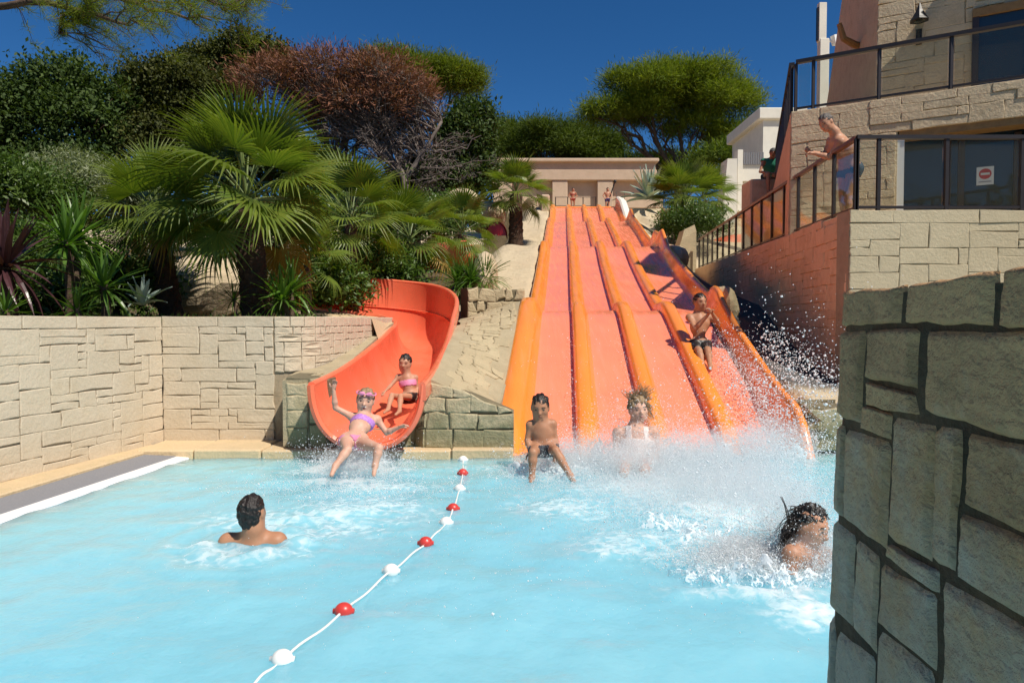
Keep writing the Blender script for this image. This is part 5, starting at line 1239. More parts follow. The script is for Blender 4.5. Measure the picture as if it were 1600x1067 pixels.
def hair(p, mat, grow=1.09, cut=-.02, seed=1, rough=.04, nape=0.0, name='hair', strands=None):
    h, R, W = p['h'], p['R'], p['W']; s = SDF(); s.ell(W(0, -.06, .11), R, np.array([.36, .445, .43]) * h * grow / 1.06, '', .02)
    if nape: s.ell(W(0, -.2, -.25), R, np.array([.30, .28, .3]) * h * nape, '', .06)
    res = .034 * h; V, Q, ijk, *_ = s.mesh(res); l = (V - W(0, 0, 0)) @ R.T / h
    q = -.75 * l[:, 1] + .66 * l[:, 2]; keep_ = q > cut + .05 * np.sin(l[:, 0] * 23 + seed) ; k = keep_[Q].any(1); Q = Q[k]
    d = nv(V[0]) * 0; c = W(0, -.05, .08); n_ = (V - c); n_ /= np.linalg.norm(n_, axis=1)[:, None]
    rr = np.random.default_rng(seed); ph = rr.random(3) * 9
    V = V + n_ * (h * rough * (np.sin(l[:, 0] * 34 + 6 * l[:, 1] + ph[0]) * .5 + np.sin(l[:, 2] * 27 + 9 * l[:, 0] + ph[1]) * .35 + rr.normal(0, .3, len(V))))[:, None]
    mb = MB(); mb.add(V, Q)
    if strands is not None:
        for pts, r0 in strands: mb.tube(pts, np.linspace(r0, r0 * .25, len(pts)), 5)
    return obj(name, mb, mat, p['root'], smooth=True)

# -- girl dropping out of the curved slide
Yh, Yp = 6.62, 6.30
G = dict(head=P(571, 625, Yh), face=(.12, -1, -.05), up=(.10, .35, 1), neck=P(570, 645, Yh + .01), pel=P(552, 690, Yp), rt=(-1, 0, -.08),
    shR=P(550, 651, Yh), shL=P(589, 655, Yh), elR=P(524, 637, Yh - .02), wrR=P(521, 608, Yh - .05), hdR=(.25, -.1, 1), hnR=(.2, -1, 0),
    elL=P(604, 676, Yh - .02), wrL=P(624, 667, Yh - .08), hdL=(.85, -.3, .35), hnL=(0, -.3, -1), hw=.07,
    knR=P(543, 703, Yp - .30), anR=P(524, 728, Yp - .42), toR=P(518, 742, Yp - .50), knL=P(592, 700, Yp - .28), anL=P(586, 728, Yp - .33), toL=P(584, 742, Yp - .38))
p = person('laughing girl in a purple bikini with one arm raised, dropping out of the coral slide', G, .232, M['skin_fair'], .70, .0085, 'open')
M['purple'] = plain('purple_print_cloth', (.36, .12, .50), .6, .3, 50, c2=(.55, .30, .62)); M['pinkcloth'] = plain('pink_cloth', (.72, .25, .42), .6, .1, 20)
band(p, M['purple'], -.01, .10); trunks(p, M['pinkcloth'], .10, .035, 'bikini_bottom', .005); hair(p, M['hair_fair'], 1.05, -.05, 2, .03)
W = p['W']; h = p['h']; mb = MB(); mb.tube([W(.40*sin(a), .03 + .42*cos(a), .30 + .02*cos(3*a)) for a in np.linspace(-2.2, 2.2, 18)], .03 * h, 6)
for x in (-1, 1): mb.ball(W(.15*x, .40, .33), np.array([.13, .06, .09])*h, 10, 6)
obj('swim_goggles', mb, M['pinkcloth'], p['root'])
mb = MB(); mb.tube([W(-.2, .18, -.5), W(0, .26, -.58), W(.2, .18, -.5)], .03*h, 6); obj('neck_strap', mb, M['black'], p['root'])

# -- small child still inside the curved slide
Y0 = 8.15
G = dict(head=P(633, 567, Y0), face=(-.12, -1, -.10), up=(.12, .2, 1), neck=P(635, 582, Y0), pel=P(641, 622, Y0 - .08), rt=(-1, 0, .05),
    shR=P(622, 589, Y0), shL=P(649, 590, Y0), elR=P(610, 603, Y0 - .08), wrR=P(602, 611, Y0 - .2), hdR=(-.3, -.7, -.4), elL=P(652, 607, Y0), wrL=P(652, 622, Y0 - .15), hdL=(.1, -.8, -.4), hw=.06,
    knR=P(612, 618, Y0 - .42), anR=P(606, 640, Y0 - .62), toR=P(600, 645, Y0 - .72), knL=P(626, 619, Y0 - .44), anL=P(624, 643, Y0 - .64), toL=P(618, 648, Y0 - .74))
p = person('small child in a pink top sitting inside the coral slide behind the girl', G, .205, M['skin_mid'], .60, .0085)
band(p, M['pinkcloth'], -.03, .10); trunks(p, M['black'], .45); hair(p, M['hair_dark'], 1.06, -.03, 5, .03)

# -- boy leaving the left lane
Y0 = 6.55
G = dict(head=P(844, 636, Y0), face=(-.1, -1, -.22), neck=P(846, 658, Y0), pel=P(849, 702, Y0 - .02), rt=(-1, 0, 0), shR=P(829, 664, Y0), shL=P(863, 662, Y0),
    elR=P(824, 688, Y0 - .02), wrR=P(829, 707, Y0 - .12), hdR=(.15, -.6, -.7), elL=P(868, 688, Y0), wrL=P(866, 706, Y0 - .14), hdL=(.1, -.6, -.7), hw=.07,
    knR=P(833, 707, Y0 - .40), anR=P(831, 746, Y0 - .42), toR=P(829, 757, Y0 - .5), knL=P(868, 704, Y0 - .36), anL=P(892, 744, Y0 - .46), toL=P(899, 756, Y0 - .5))
p = person('bare chested boy landing at the foot of the leftmost orange lane', G, .24, M['skin_tan'], .74, .0095, fat=.86)
trunks(p, plain('dark_trunks', (.03, .035, .05), .6), .55); hair(p, M['hair_dark'], 1.05, -.02, 7, .035)

# -- woman in the spray
Y0 = 6.72
G = dict(head=P(997, 639, Y0), face=(.15, -1, .02), up=(-.08, .1, 1), neck=P(993, 664, Y0), pel=P(993, 722, Y0 - .1), rt=(-1, 0, 0), shR=P(966, 676, Y0), shL=P(1021, 675, Y0),
    elR=P(962, 708, Y0 - .05), wrR=P(968, 735, Y0 - .2), hdR=(.3, -.7, -.4), elL=P(1026, 706, Y0 - .04), wrL=P(1018, 734, Y0 - .2), hdL=(-.3, -.7, -.4), hw=.10, knR=P(975, 738, Y0 - .5), knL=P(1008, 738, Y0 - .5))
p = person('woman in a pale swimsuit with wet hair flying up, among dense spray', G, .25, M['skin_fair'], .92, .0105, girl=True)
t = (p['V'] - p['c1']) @ p['ax']; x = (p['V'] - p['c1']) @ p['rt']
garment(p, 'swimsuit', (np.isin(p['reg'], ['chest', 'belly', 'pelvis', 'shoulder']) & (t > -.02 - .0 + 0) | (np.isin(p['reg'], ['chest', 'shoulder', 'neck']) & (np.abs(np.abs(x) - .085) < .03) & (t > -.15))), plain('pale_pink_swimsuit', (.72, .60, .56), .6, .1, 30), .006)
rH = np.random.default_rng(9); st = []; W = p['W']
for k in range(260):
    a = rH.uniform(-1, 1); b0 = W(.33 * sin(a * 1.4), -.12 + .15 * rH.random(), .30 + .12 * cos(a * 2)); side = -1 if rH.random() < .62 else .8
    side = side if a < .35 else .9
    th = rH.uniform(-1.5, .95); ln = (.42 + .42 * rH.random() ** 1.5) * (1.15 if abs(th + .5) < .5 or th > .6 else .85)
    tip = W(sin(th) * ln * 1.15, -.1 + .3 * rH.random(), .22 + cos(th) * ln) if rH.random() < .72 else W(-.42 - .25*rH.random(), .05, .1 - .6 * rH.random())
    mid = (b0 + tip) / 2 + (W(.2 * sin(th), 0, .10) - W(0, 0, 0)) * rH.uniform(-.2, .8); st.append((catmull([b0, mid, tip], 7), .0032))
hair(p, M['hair_fair'], 1.10, -.06, 12, .06, strands=st)

# -- man sitting in the right lane
Y0 = 10.35; zz = lambda px, py, Y: P(px, py, Y)
G = dict(head=P(1094, 472, Y0), face=(.28, -1, -.05), neck=P(1091, 487, Y0 + .02), pel=P(1093, 541, Y0 - .05), rt=(-1, -.15, 0), shR=P(1077, 496, Y0), shL=P(1110, 496, Y0 + .02),
    elR=P(1086, 514, Y0 - .22), wrR=P(1106, 492, Y0 - .32), hdR=(.45, -.2, .8), elL=P(1122, 505, Y0 - .15), wrL=P(1112, 488, Y0 - .32), hdL=(-.6, -.2, .6), curlR=.8, curlL=.8, hw=.09,
    knR=P(1092, 548, Y0 - .55), anR=P(1098, 573, Y0 - .8), toR=P(1096, 578, Y0 - .95), knL=P(1106, 548, Y0 - .52), anL=P(1110, 573, Y0 - .78), toL=P(1110, 578, Y0 - .93))
p = person('dark haired man in black shorts riding the shaded right lane of the orange slide', G, .25, M['skin_tan'], .92, .0115, fat=.9)
trunks(p, M['black'], .8, -.02, 'swim_shorts', .012); hair(p, M['hair_dark'], 1.06, .0, 15, .04)

# -- swimmer seen from behind
q = PW(394, 848); Y0 = q[1]
G = dict(head=P(394, 799, Y0), face=(.10, 1, .05), neck=P(396, 826, Y0 - .02), pel=q + np.array([.02, .12, -.48]), rt=(1, 0, 0), shR=P(433, 846, Y0 + .02), shL=P(357, 847, Y0 + .02),
    elR=P(452, 872, Y0 + .12), wrR=P(462, 870, Y0 + .35), elL=P(334, 872, Y0 + .12), wrL=P(330, 870, Y0 + .35))
p = person('man with short wet dark hair swimming away in the left half of the pool', G, .218, M['skin_tan'], 1.0, .010, eyes=None)
hair(p, M['hair_dark'], 1.06, -.12, 21, .035, nape=.80)

# -- woman with flying hair by the near pillar
q = PW(1252, 892); Y0 = q[1]
G = dict(head=P(1267, 822, Y0), face=(.62, -.70, -.22), up=(.25, .1, 1), neck=P(1254, 848, Y0 + .02), pel=q + np.array([.03, .1, -.42]), rt=(-.75, -.6, 0), shR=P(1238, 866, Y0 - .08), shL=P(1285, 868, Y0 + .10),
    elR=P(1232, 915, Y0 - .12), wrR=P(1250, 935, Y0 - .28), elL=P(1300, 905, Y0 + .1), wrL=P(1310, 925, Y0 - .1))
p = person('woman with long dark hair whipping sideways in the splash beside the near pillar', G, .225, M['skin_mid'], .9, .010, girl=True)
st = []; W = p['W']
for k in range(170):
    b0 = W(rH.uniform(-.34, .1), -.30 + .2 * rH.random(), rH.uniform(-.05, .45)); e = P(1226 + rH.normal(0, 7), 850 + rH.normal(0, 12), Y0 + rH.normal(0, .03)) if rH.random() < .75 else P(1236 + rH.normal(0, 6), 812 + rH.normal(0, 12), Y0)
    mid = (b0 + e) / 2 + rH.normal(0, .018, 3) + np.array([-.01, 0, .015]); st.append((catmull([b0, mid, e], 7), .0042))
for k in range(7): st.append((catmull([W(-.2, -.3, .2), P(1236, 835 + k, Y0), P(1233 + rH.normal(0, 1.2), 805, Y0), P(1221 + rH.normal(0, 1.5), 775 + rH.normal(0, 2), Y0)], 14), .004))
hair(p, M['hair_dark'], 1.07, .03, 25, .06, nape=.86, strands=st)

# -- man leaning on the walkway rail
Y0 = 10.08
G = dict(head=P(1291, 192, Y0 - .02), face=(-.80, -.35, -.52), up=(-.45, 0, 1), neck=P(1304, 206, Y0), pel=P(1328, 268, Y0 + .10), rt=(-.35, .9, 0), shR=P(1299, 219, Y0 + .26), shL=P(1314, 222, Y0 - .12),
    elR=P(1288, 243, Y0 + .36), wrR=P(1266, 238, Y0 + .20), hdR=(-.8, -.3, .35), hnR=(0, -1, 0), elL=P(1296, 246, Y0 + .0), wrL=P(1273, 240, Y0 + .04), hdL=(-.9, .2, .15), hnL=(0, 0, -1), hw=.10, curlR=.9, curlL=.9,
    knR=P(1317, 306, Y0 + .24), anR=P(1319, 341, Y0 + .26), toR=P(1305, 346, Y0 + .24), knL=P(1324, 307, Y0 + .02), anL=P(1326, 343, Y0 + .02), toL=P(1310, 348, Y0 + .0))
p = person('heavy man in blue trunks leaning on the walkway rail, looking down', G, .25, M['skin_mid'], 1.05, .0125, fat=1.22)
trunks(p, plain('navy_trunks', (.025, .05, .085), .7, .3, 20), .22, .0, off=.012); hair(p, M['hair_grey'], 1.05, .05, 31, .03)

# -- two children at the top of the slide
for (px, lab, cl, sk, bik) in ((895, 'child in a red swimsuit standing at the top of the slide', (.30, .03, .03), 'skin_tan', True), (949, 'boy in dark blue trunks waiting at the top right of the slide', (.04, .045, .16), 'skin_mid', False)):
    Y0 = 37.75; q = P(px, 323, Y0); zf = 7.40; X = q[0]; Z = lambda t: zf + 1.30 * t; V3 = lambda dx, t, dy=0: np.array([X + dx, Y0 + dy, Z(t)])
    G = dict(head=V3(.02, .925), face=(.2, -1, -.1), neck=V3(0, .83), pel=V3(0, .52), rt=(-1, 0, 0), sw=.14, hw=.075, elR=V3(-.24, .66), wrR=V3(-.15, .55, -.12), hdR=(.3, -.6, -.3), elL=V3(.24, .66), wrL=V3(.14, .57, -.12), hdL=(-.3, -.6, -.3),
        knR=V3(-.07, .28, -.02), anR=V3(-.07, .04), toR=V3(-.08, .02, -.13), knL=V3(.08, .28, .02), anL=V3(.08, .04, .02), toL=V3(.09, .02, -.1))
    p = person(lab, G, .215, M[sk], .76, .016)
    mt_ = plain('child_swimwear', cl, .6); trunks(p, mt_, .12 if bik else .45)
    if bik: band(p, mt_, -.01, .09)
    hair(p, M['hair_brown'], 1.07, -.02, 40, .03)

# -- person in a green shirt sitting behind the walkway rail
Y0 = 18.6; c = P(1199, 262, Y0); up = np.array([0, 0, 1.0])
b_ = MB(); b_.box((c[0] - .5, Y0 - .15, 3.1), (c[0] + .9, Y0 + .6, c[2] - .33), bev=.04); tag(obj('stone_ledge', b_, M['walk'], base=(c[0], Y0, 3.1)), 'low stone ledge that the person in the green shirt sits on', 'ledge')
G = dict(head=c + [.10, -.12, .36], face=(-.5, -.85, -.5), neck=c + [.10, .0, .22], pel=c + [.12, .22, -.22], rt=(-1, .2, 0), sw=.19, hw=.10, elR=c + [-.20, -.02, -.12], wrR=c + [.0, -.30, -.22], hdR=(.6, -.5, -.2), elL=c + [.34, -.05, -.10], wrL=c + [.12, -.32, -.2], hdL=(-.6, -.5, -.2),
    knR=c + [-.10, -.34, -.24], anR=c + [-.08, -.30, -.70], toR=c + [-.08, -.48, -.74], knL=c + [.26, -.34, -.24], anL=c + [.24, -.30, -.70], toL=c + [.24, -.48, -.74])
p = person('person in a green shirt sitting hunched on a ledge behind the walkway rail', G, .24, M['skin_tan'], .98, .014)
garment(p, 'shirt', np.isin(p['reg'], ['chest', 'belly', 'shoulder', 'neck']) & ((p['V'] - p['nk']) @ p['ax'] > -.02), plain('green_cotton', (.01, .17, .10), .8, .2, 20), .02); trunks(p, plain('dark_shorts', (.03, .03, .03), .8), .6, off=.015); hair(p, M['hair_dark'], 1.08, -.04, 44, .04)
# ------------------------------------------------------------------ vegetation
rV = np.random.default_rng(77)
def unit(n, r_=rV): v = r_.normal(size=(n, 3)); return v / np.linalg.norm(v, axis=1)[:, None]
def leaf_quads(C, D, Nn, L, Wd):
    """diamond leaves: centre-base C, direction D, side hint Nn, length L, width Wd"""
    S_ = np.cross(D, Nn); S_ /= np.linalg.norm(S_, axis=1)[:, None] + 1e-9; L = L[:, None]; Wd = Wd[:, None]
    up = np.cross(S_, D)
    V = np.stack([C, C + D*L*.45 + S_*Wd*.5 + up*Wd*.12, C + D*L, C + D*L*.45 - S_*Wd*.5 + up*Wd*.12], 1)
    n = len(C); return V.reshape(-1, 3), np.arange(n * 4).reshape(n, 4)
def crown_mesh(name, parent, lobes, mat, clumps, per, size, aspect=.55, spread=.28, shell=.62, flat=1.0, seed=0, tilt=.5, gap=.0):
    """leaf clumps spread through the outer part of several ellipsoid lobes"""
    rr = np.random.default_rng(seed); lobes = [np.asarray(l, float) for l in lobes]
    wts = np.array([l[3] * l[4] * l[5] for l in lobes]) ** .7; wts /= wts.sum(); Vs = []; Ts = []; n0 = 0; Qs = []
    for l, wgt in zip(lobes, wts):
        n = max(4, int(clumps * wgt)); d = unit(n, rr); d[:, 2] = np.where(d[:, 2] < -.35, -d[:, 2] * .6, d[:, 2]); d /= np.linalg.norm(d, axis=1)[:, None]
        rad = shell + (1 - shell) * rr.random(n) ** .6 + rr.normal(0, .05, n)
        bump_ = 1 + .16 * np.sin(d[:, 0] * 7 + l[0] * 3) * np.sin(d[:, 1] * 6 + l[1]) + .12 * np.sin(d[:, 2] * 9 + d[:, 0] * 5 + l[2])
        c = l[:3] + d * l[3:6] * (rad * bump_)[:, None]
        ct = rr.random(n)
        if gap: k = rr.random(n) > gap; c, d, ct = c[k], d[k], ct[k]; n = len(c)
        cc = np.repeat(c, per, 0) + rr.normal(size=(n * per, 3)) * spread * np.array([1, 1, .75 * flat]); dd_ = np.repeat(d, per, 0)
        D = nvv(dd_ * tilt + unit(n * per, rr) + np.array([0, 0, .15])); Nn = nvv(dd_ * .8 + unit(n * per, rr) * .7 + np.array([0, 0, .6]))
        L = size * np.clip(np.exp(rr.normal(0, .35, n * per)), .5, 1.6); V, Q = leaf_quads(cc, D, Nn, L, L * aspect)
        Vs.append(V); Qs.append(Q + n0); n0 += len(V); Ts.append(np.repeat(np.clip(np.repeat(ct ** 1.3, per) * .85 + rr.random(n * per) * .35 - .1, 0, 1), 4))
    return fast_obj(name, np.concatenate(Vs), np.concatenate(Qs), mat, parent=parent, tint=np.concatenate(Ts))
def nvv(a): return a / (np.linalg.norm(a, axis=1)[:, None] + 1e-9)
def limb(mb, a, b, r0, r1, seed, n=7, sag=.12, sides=7):
    rr = np.random.default_rng(seed); a = np.asarray(a, float); b = np.asarray(b, float); t = np.linspace(0, 1, n)[:, None]; L = np.linalg.norm(b - a)
    p = a + (b - a) * t + np.concatenate([[np.zeros(3)], rr.normal(0, .035 * L, (n - 2, 3)), [np.zeros(3)]]); p[:, 2] += (sag * L * np.sin(t[:, 0] * pi)) * (1 if rr.random() < .6 else -.5)
    mb.tube(p, np.linspace(r0, r1, n), sides); return p
def tree(name, base, label, lobes, leaf, bark, clumps, per, size, tr=.25, seed=0, cat='tree', group=None, fork=.35, knobs=4, **kw):
    t = thing(name, base, label, cat, group); base = np.asarray(base, float); rr = np.random.default_rng(seed + 100); lobes = [(l[0], l[1], l[2] - .10 * l[5], l[3] * .88, l[4] * .88, l[5] * .86) for l in lobes]; main = list(lobes)
    for l in main:                                                     # smaller lobes break up the outline
        for _ in range(knobs):
            d = unit(1, rr)[0]; d[2] = abs(d[2]) * .9 - .1; q = rr.uniform(.22, .48); lobes = lobes + [(*(np.array(l[:3]) + d * np.array(l[3:6]) * rr.uniform(.80, 1.12)), l[3]*q, l[4]*q, l[5]*q*1.1)]
    top = np.mean([l[:3] for l in lobes], 0); mb = MB(); f = base * (1 - fork) + np.array([top[0] * .6 + base[0] * .4, top[1] * .6 + base[1] * .4, top[2]]) * fork
    limb(mb, base - [0, 0, .3], f, tr, tr * .75, seed, 6, .02, 9); obj('trunk', mb, bark, t, smooth=True)
    mb = MB()
    for k, l in enumerate(main):
        p = limb(mb, f - [0, 0, .1], np.array(l[:3]) + np.array([0, 0, -.2 * l[5]]), tr * .55, tr * .12, seed + 3 * k, 8, .10, 6)
        for q in range(5):
            d = unit(1, rr)[0]; d[2] = abs(d[2]) * .7; limb(mb, p[3 + q % 4], np.array(l[:3]) + d * np.array(l[3:6]) * .9, tr * .18, tr * .03, seed + 31 * k + q, 5, .1, 4)
    obj('limb', mb, bark, t, smooth=True)
    crown_mesh('crown', t, lobes, leaf, clumps, per, size, seed=seed, **kw); return t
def lobe(px, py, Y, rx, ry, depth=None):
    """an ellipsoid lobe centred where the photo shows it, radii rx, ry in photo pixels"""
    c = P(px, py, Y); k = Y / FPX; return (*c, rx * k, (depth or rx) * k, ry * k)

# far evergreens on the left
Yt = 25
tree('oak_tree', (P(70, 300, Yt)[0], Yt, 3), 'dark evergreen oak at the far left edge, behind the olive bushes', [lobe(30,180,Yt,75,85), lobe(95,130,Yt,50,45), lobe(130,200,Yt,65,80), lobe(20,250,Yt,80,60), lobe(165,160,Yt+.5,38,40), lobe(120,260,Yt,80,50), (P(-60,190,Yt)[0],Yt,P(0,190,Yt)[2],2,2,2.4)], M['oak'], M['bark'], 2600, 24, .135, seed=1, spread=.27)
Yt = 27
tree('oak_tree', (P(255, 300, Yt)[0], Yt, 3.4), 'rounded olive green oak left of the tall fan palm', [lobe(250,135,Yt,62,45), lobe(215,190,Yt,45,60), lobe(290,180,Yt,55,60), lobe(250,230,Yt,85,60), lobe(320,140,Yt,28,30)], M['oak2'], M['bark'], 2300, 24, .13, seed=2, spread=.27)
Yt = 33
tree('oak_tree', (P(350, 300, Yt)[0], Yt, 4.5), 'tall thin oak top showing between the rounded oak and the rust brown dead pine', [lobe(330,105,Yt,38,36), lobe(390,85,Yt,52,24), lobe(355,130,Yt,50,45), lobe(425,100,Yt,28,25)], M['oak2'], M['bark'], 1200, 22, .16, seed=3, spread=.30, gap=.1)
Yt = 34
tree('pine_tree', (P(650, 300, Yt)[0], Yt, 5), 'bright green umbrella pine behind the rust brown dead pine', [lobe(650,120,Yt,62,38), lobe(705,125,Yt,46,38), lobe(600,110,Yt,45,28), lobe(730,140,Yt,24,24)], M['pine'], M['bark'], 2400, 26, .20, seed=4, spread=.24, aspect=.13, tilt=1.0)
Yt = 30
tree('oak_tree', (P(715, 300, Yt)[0], Yt, 4.6), 'dark bushy evergreen right of the rust brown dead pine', [lobe(725,220,Yt,46,58), lobe(745,180,Yt,28,28), lobe(700,280,Yt,55,50), lobe(660,290,Yt,60,45), lobe(750,270,Yt,30,45)], M['oak'], M['bark'], 2100, 24, .14, seed=5, spread=.27)
tree('oak_tree', (P(440, 300, 24)[0], 24, 3.4), 'dark evergreen standing right behind the largest fan palm', [lobe(420,255,24,70,60), lobe(490,280,24,55,50), lobe(350,270,24,55,50)], M['oak'], M['bark'], 1500, 22, .13, seed=8, spread=.27)
# dead pine with rust needles above and bare grey twigs below
Yt = 28
dt = thing('dead_pine', (P(600, 320, Yt)[0], Yt, 4.2), 'dying pine with rust brown needles on top and bare grey twigs below', 'tree')
mb = MB(); TIPS = []; rD = np.random.default_rng(5)
b0 = P(628, 322, Yt); tk = catmull([b0 - [0,0,.5], P(632, 280, Yt), P(600, 240, Yt), P(560, 190, Yt)], 10); mb.tube(tk, np.linspace(.2, .09, 10), 8)
tk2 = catmull([P(632, 285, Yt), P(660, 240, Yt), P(690, 190, Yt)], 8); mb.tube(tk2, np.linspace(.14, .06, 8), 7); b1 = P(535, 330, Yt + 1); tk3 = catmull([b1 - [0,0,.4], P(530, 260, Yt+1), P(470, 170, Yt+1)], 8); mb.tube(tk3, np.linspace(.19, .07, 8), 7)
obj('trunk', mb, M['greybark'], dt, smooth=True)
mb = MB(); DL = [lobe(430,135,Yt,70,50,60), lobe(510,118,Yt,80,42,70), lobe(590,125,Yt,75,42,70), lobe(640,150,Yt,45,40,50), lobe(560,170,Yt,110,50,70), lobe(480,180,Yt,75,55,60)]
for k in range(230):
    l = np.array(DL[rD.integers(len(DL))]); src = (tk, tk2, tk3)[rD.integers(3)]; a = src[rD.integers(3, len(src))]; d = unit(1, rD)[0]; d[2] = abs(d[2]) * .8 + .1
    p = limb(mb, a, l[:3] + d * l[3:] * rD.uniform(.4, .80), .04, .012, 900 + k, 7, .08, 4); TIPS.append(p)
for k in range(70):                                               # low dead side limbs, drooping
    src = (tk, tk2, tk3)[rD.integers(3)]; a = src[rD.integers(0, len(src) - 2)]; e = a + np.array([rD.normal(0, 1.6), rD.normal(0, 1), rD.uniform(-.5, 1.0)]); p = limb(mb, a, e, .03, .01, 1300 + k, 6, .05, 4); TIPS.append(p)
obj('limb', mb, M['greybark'], dt)
C = []; D_ = []
for p in TIPS:
    for q in p[2:]:
        n = 26; C.append(q + rD.normal(0, .10, (n, 3))); D_.append(nvv((p[-1] - p[-2])[None] / np.linalg.norm(p[-1]-p[-2]) * .7 + unit(n, rD) + [0, 0, .1]))
C = np.concatenate(C); D_ = np.concatenate(D_); L = np.exp(rD.normal(-1.25, .3, len(C))); V, Q = leaf_quads(C, D_, unit(len(C), rD), L, np.full(len(C), .022)); 
o = fast_obj('twigs', V, Q, M['greybark'], parent=dt, tint=rD.random(len(V))); o['kind'] = 'stuff'
crown_mesh('crown', dt, [(l[0], l[1], l[2] - .05, l[3] * .88, l[4] * .9, l[5] * .82) for l in DL[:5]], M['deadleaf'], 1150, 22, .22, seed=6, spread=.24, aspect=.14, tilt=1.2, shell=.55)
for k, l_ in enumerate(((680, 237, 752, 212), (655, 265, 705, 262))):
    mb = MB(); limb(mb, P(l_[0], l_[1], Yt), P(l_[2], l_[3], Yt - .5), .05, .015, 50 + k, 8, -.1, 5); obj('bare_limb', mb, M['greybark'], dt)
# umbrella pines on the right and behind the temple wall
Yt = 52
tree('umbrella_pine', (P(1062, 300, Yt)[0], Yt, 9.5), 'big bright green umbrella pine right of the temple wall', [lobe(1040,150,Yt,85,42), lobe(1110,160,Yt,70,48), lobe(985,135,Yt,48,26), lobe(950,175,Yt,50,22), lobe(1150,165,Yt,36,42), lobe(1060,125,Yt,75,22), lobe(1140,215,Yt,40,32), lobe(1000,180,Yt,60,25), lobe(925,180,Yt,22,14), lobe(1085,200,Yt,50,25)], M['pine'], M['bark'], 5200, 26, .30, seed=11, tr=.36, spread=.36, aspect=.13, tilt=1.1, shell=.5, fork=.22)
for k, (px, py, Y, rx, ry, lab) in enumerate(((800, 215, 66, 40, 24, 'far pine left of the others behind the temple wall, next to the dark evergreen'), (860, 212, 64, 62, 23, 'broad far pine behind the middle of the temple wall'), (925, 220, 66, 48, 24, 'far pine in the shadow of the big umbrella pine crown'), (1010, 262, 60, 60, 18, 'low dark pine behind the right end of the temple wall'))):
    tree('pine_tree', (P(px, 300, Y)[0], Y, 9), lab, [lobe(px,py,Y,rx,ry), lobe(px-rx*.5,py+14,Y,rx*.7,ry), lobe(px+rx*.5,py+14,Y,rx*.7,ry), lobe(px,py+28,Y,rx*1.1,ry)], M['pine2'], M['bark'], 1700, 20, .36, seed=20+k, tr=.3, spread=.45, aspect=.15, tilt=1.0)
tree('pine_tree', (P(1135, 300, 46)[0], 46, 8), 'dark young pine under the right side of the big umbrella pine', [lobe(1120,255,46,45,30), lobe(1160,250,46,25,32)], M['pine2'], M['bark'], 700, 18, .34, seed=31, spread=.35, aspect=.16, tilt=1.0)
# far wood closing the horizon on both sides
FW = [(x_ + rV.normal(0, 1.5), 78 + rV.normal(0, 6) + abs(x_) * .25, 11 + 2.2 * rV.random(), 4.2, 3.5, 3 + 1.2 * rV.random()) for x_ in np.arange(-110, 120, 4.2) if not (-4 < x_ < 26)]
FW += [(x_, -34 + rV.normal(0, 3), 4.5 + 2.5 * rV.random(), 4.5, 4, 4.5) for x_ in np.arange(-60, 62, 6.5)]        # and behind the shallow end, seen only in reflections
o = crown_mesh('far_wood', None, FW, M['oak2'], 3000, 16, .95, seed=41, spread=.9, tilt=.7); tag(o, 'far wood closing the horizon behind the park', kind='stuff')

# olive and laurel bushes behind the yuccas
for k, (px, py, Y, rx, ry, mt_, lab) in enumerate(((150, 290, 17, 55, 45, 'olive', 'silvery olive bush left of the tall fan palm'), (60, 300, 16, 60, 42, 'shrub', 'green bush at the far left below the dark oak'), (100, 270, 19, 50, 36, 'olive', 'grey green olive bush behind the other bushes'), (15, 290, 15, 40, 50, 'shrub', 'dense bush at the left edge of the photo'), (215, 300, 16, 40, 50, 'olive', 'olive bush half hidden by the tall fan palm'), (620, 350, 19, 80, 35, 'shrub', 'dark green shrub behind the small fan palms'), (500, 340, 18, 90, 45, 'shrub', 'shrub in the shade behind the tall fan palm'), (380, 350, 17, 110, 45, 'shrub', 'wide shrub in deep shade behind the palm trunk'), (690, 330, 22, 60, 30, 'shrub', 'shrub at the foot of the dark bushy evergreen'), (40, 400, 11.5, 90, 45, 'shrub', 'leafy shrub behind the purple cordyline'), (1085, 345, 25.5, 50, 30, 'shrub', 'bush under the fan palm right of the slide'), (180, 440, 10.8, 70, 34, 'shrub', 'low shrub in front of the olive bushes, behind the lower yucca'), (60, 455, 9.6, 70, 32, 'shrub', 'low dark shrub behind the purple leaves at the left'), (500, 440, 12.2, 60, 36, 'shrub', 'low shrub under the palm beside the coral slide bend'), (590, 415, 14.2, 60, 30, 'shrub', 'low shrub above the banked wall of the coral slide'), (1270, 300, 14, 40, 30, 'olive', 'pale bush behind the leaning man'))):
    if px == 1270: continue
    tree('bush', (P(px, 400, Y)[0], Y, float(ground_z(np.array(P(px, 400, Y)[0]), np.array(Y)))), lab, [lobe(px, py, Y, rx, ry), lobe(px - rx*.5, py + ry*.4, Y, rx*.6, ry*.8), lobe(px + rx*.5, py + ry*.5, Y, rx*.6, ry*.7)], M[mt_], M['bark'], 520, 24, .09, seed=60+k, tr=.06, spread=.17, aspect=.28 if mt_ == 'olive' else .42, cat='bush', fork=.5)

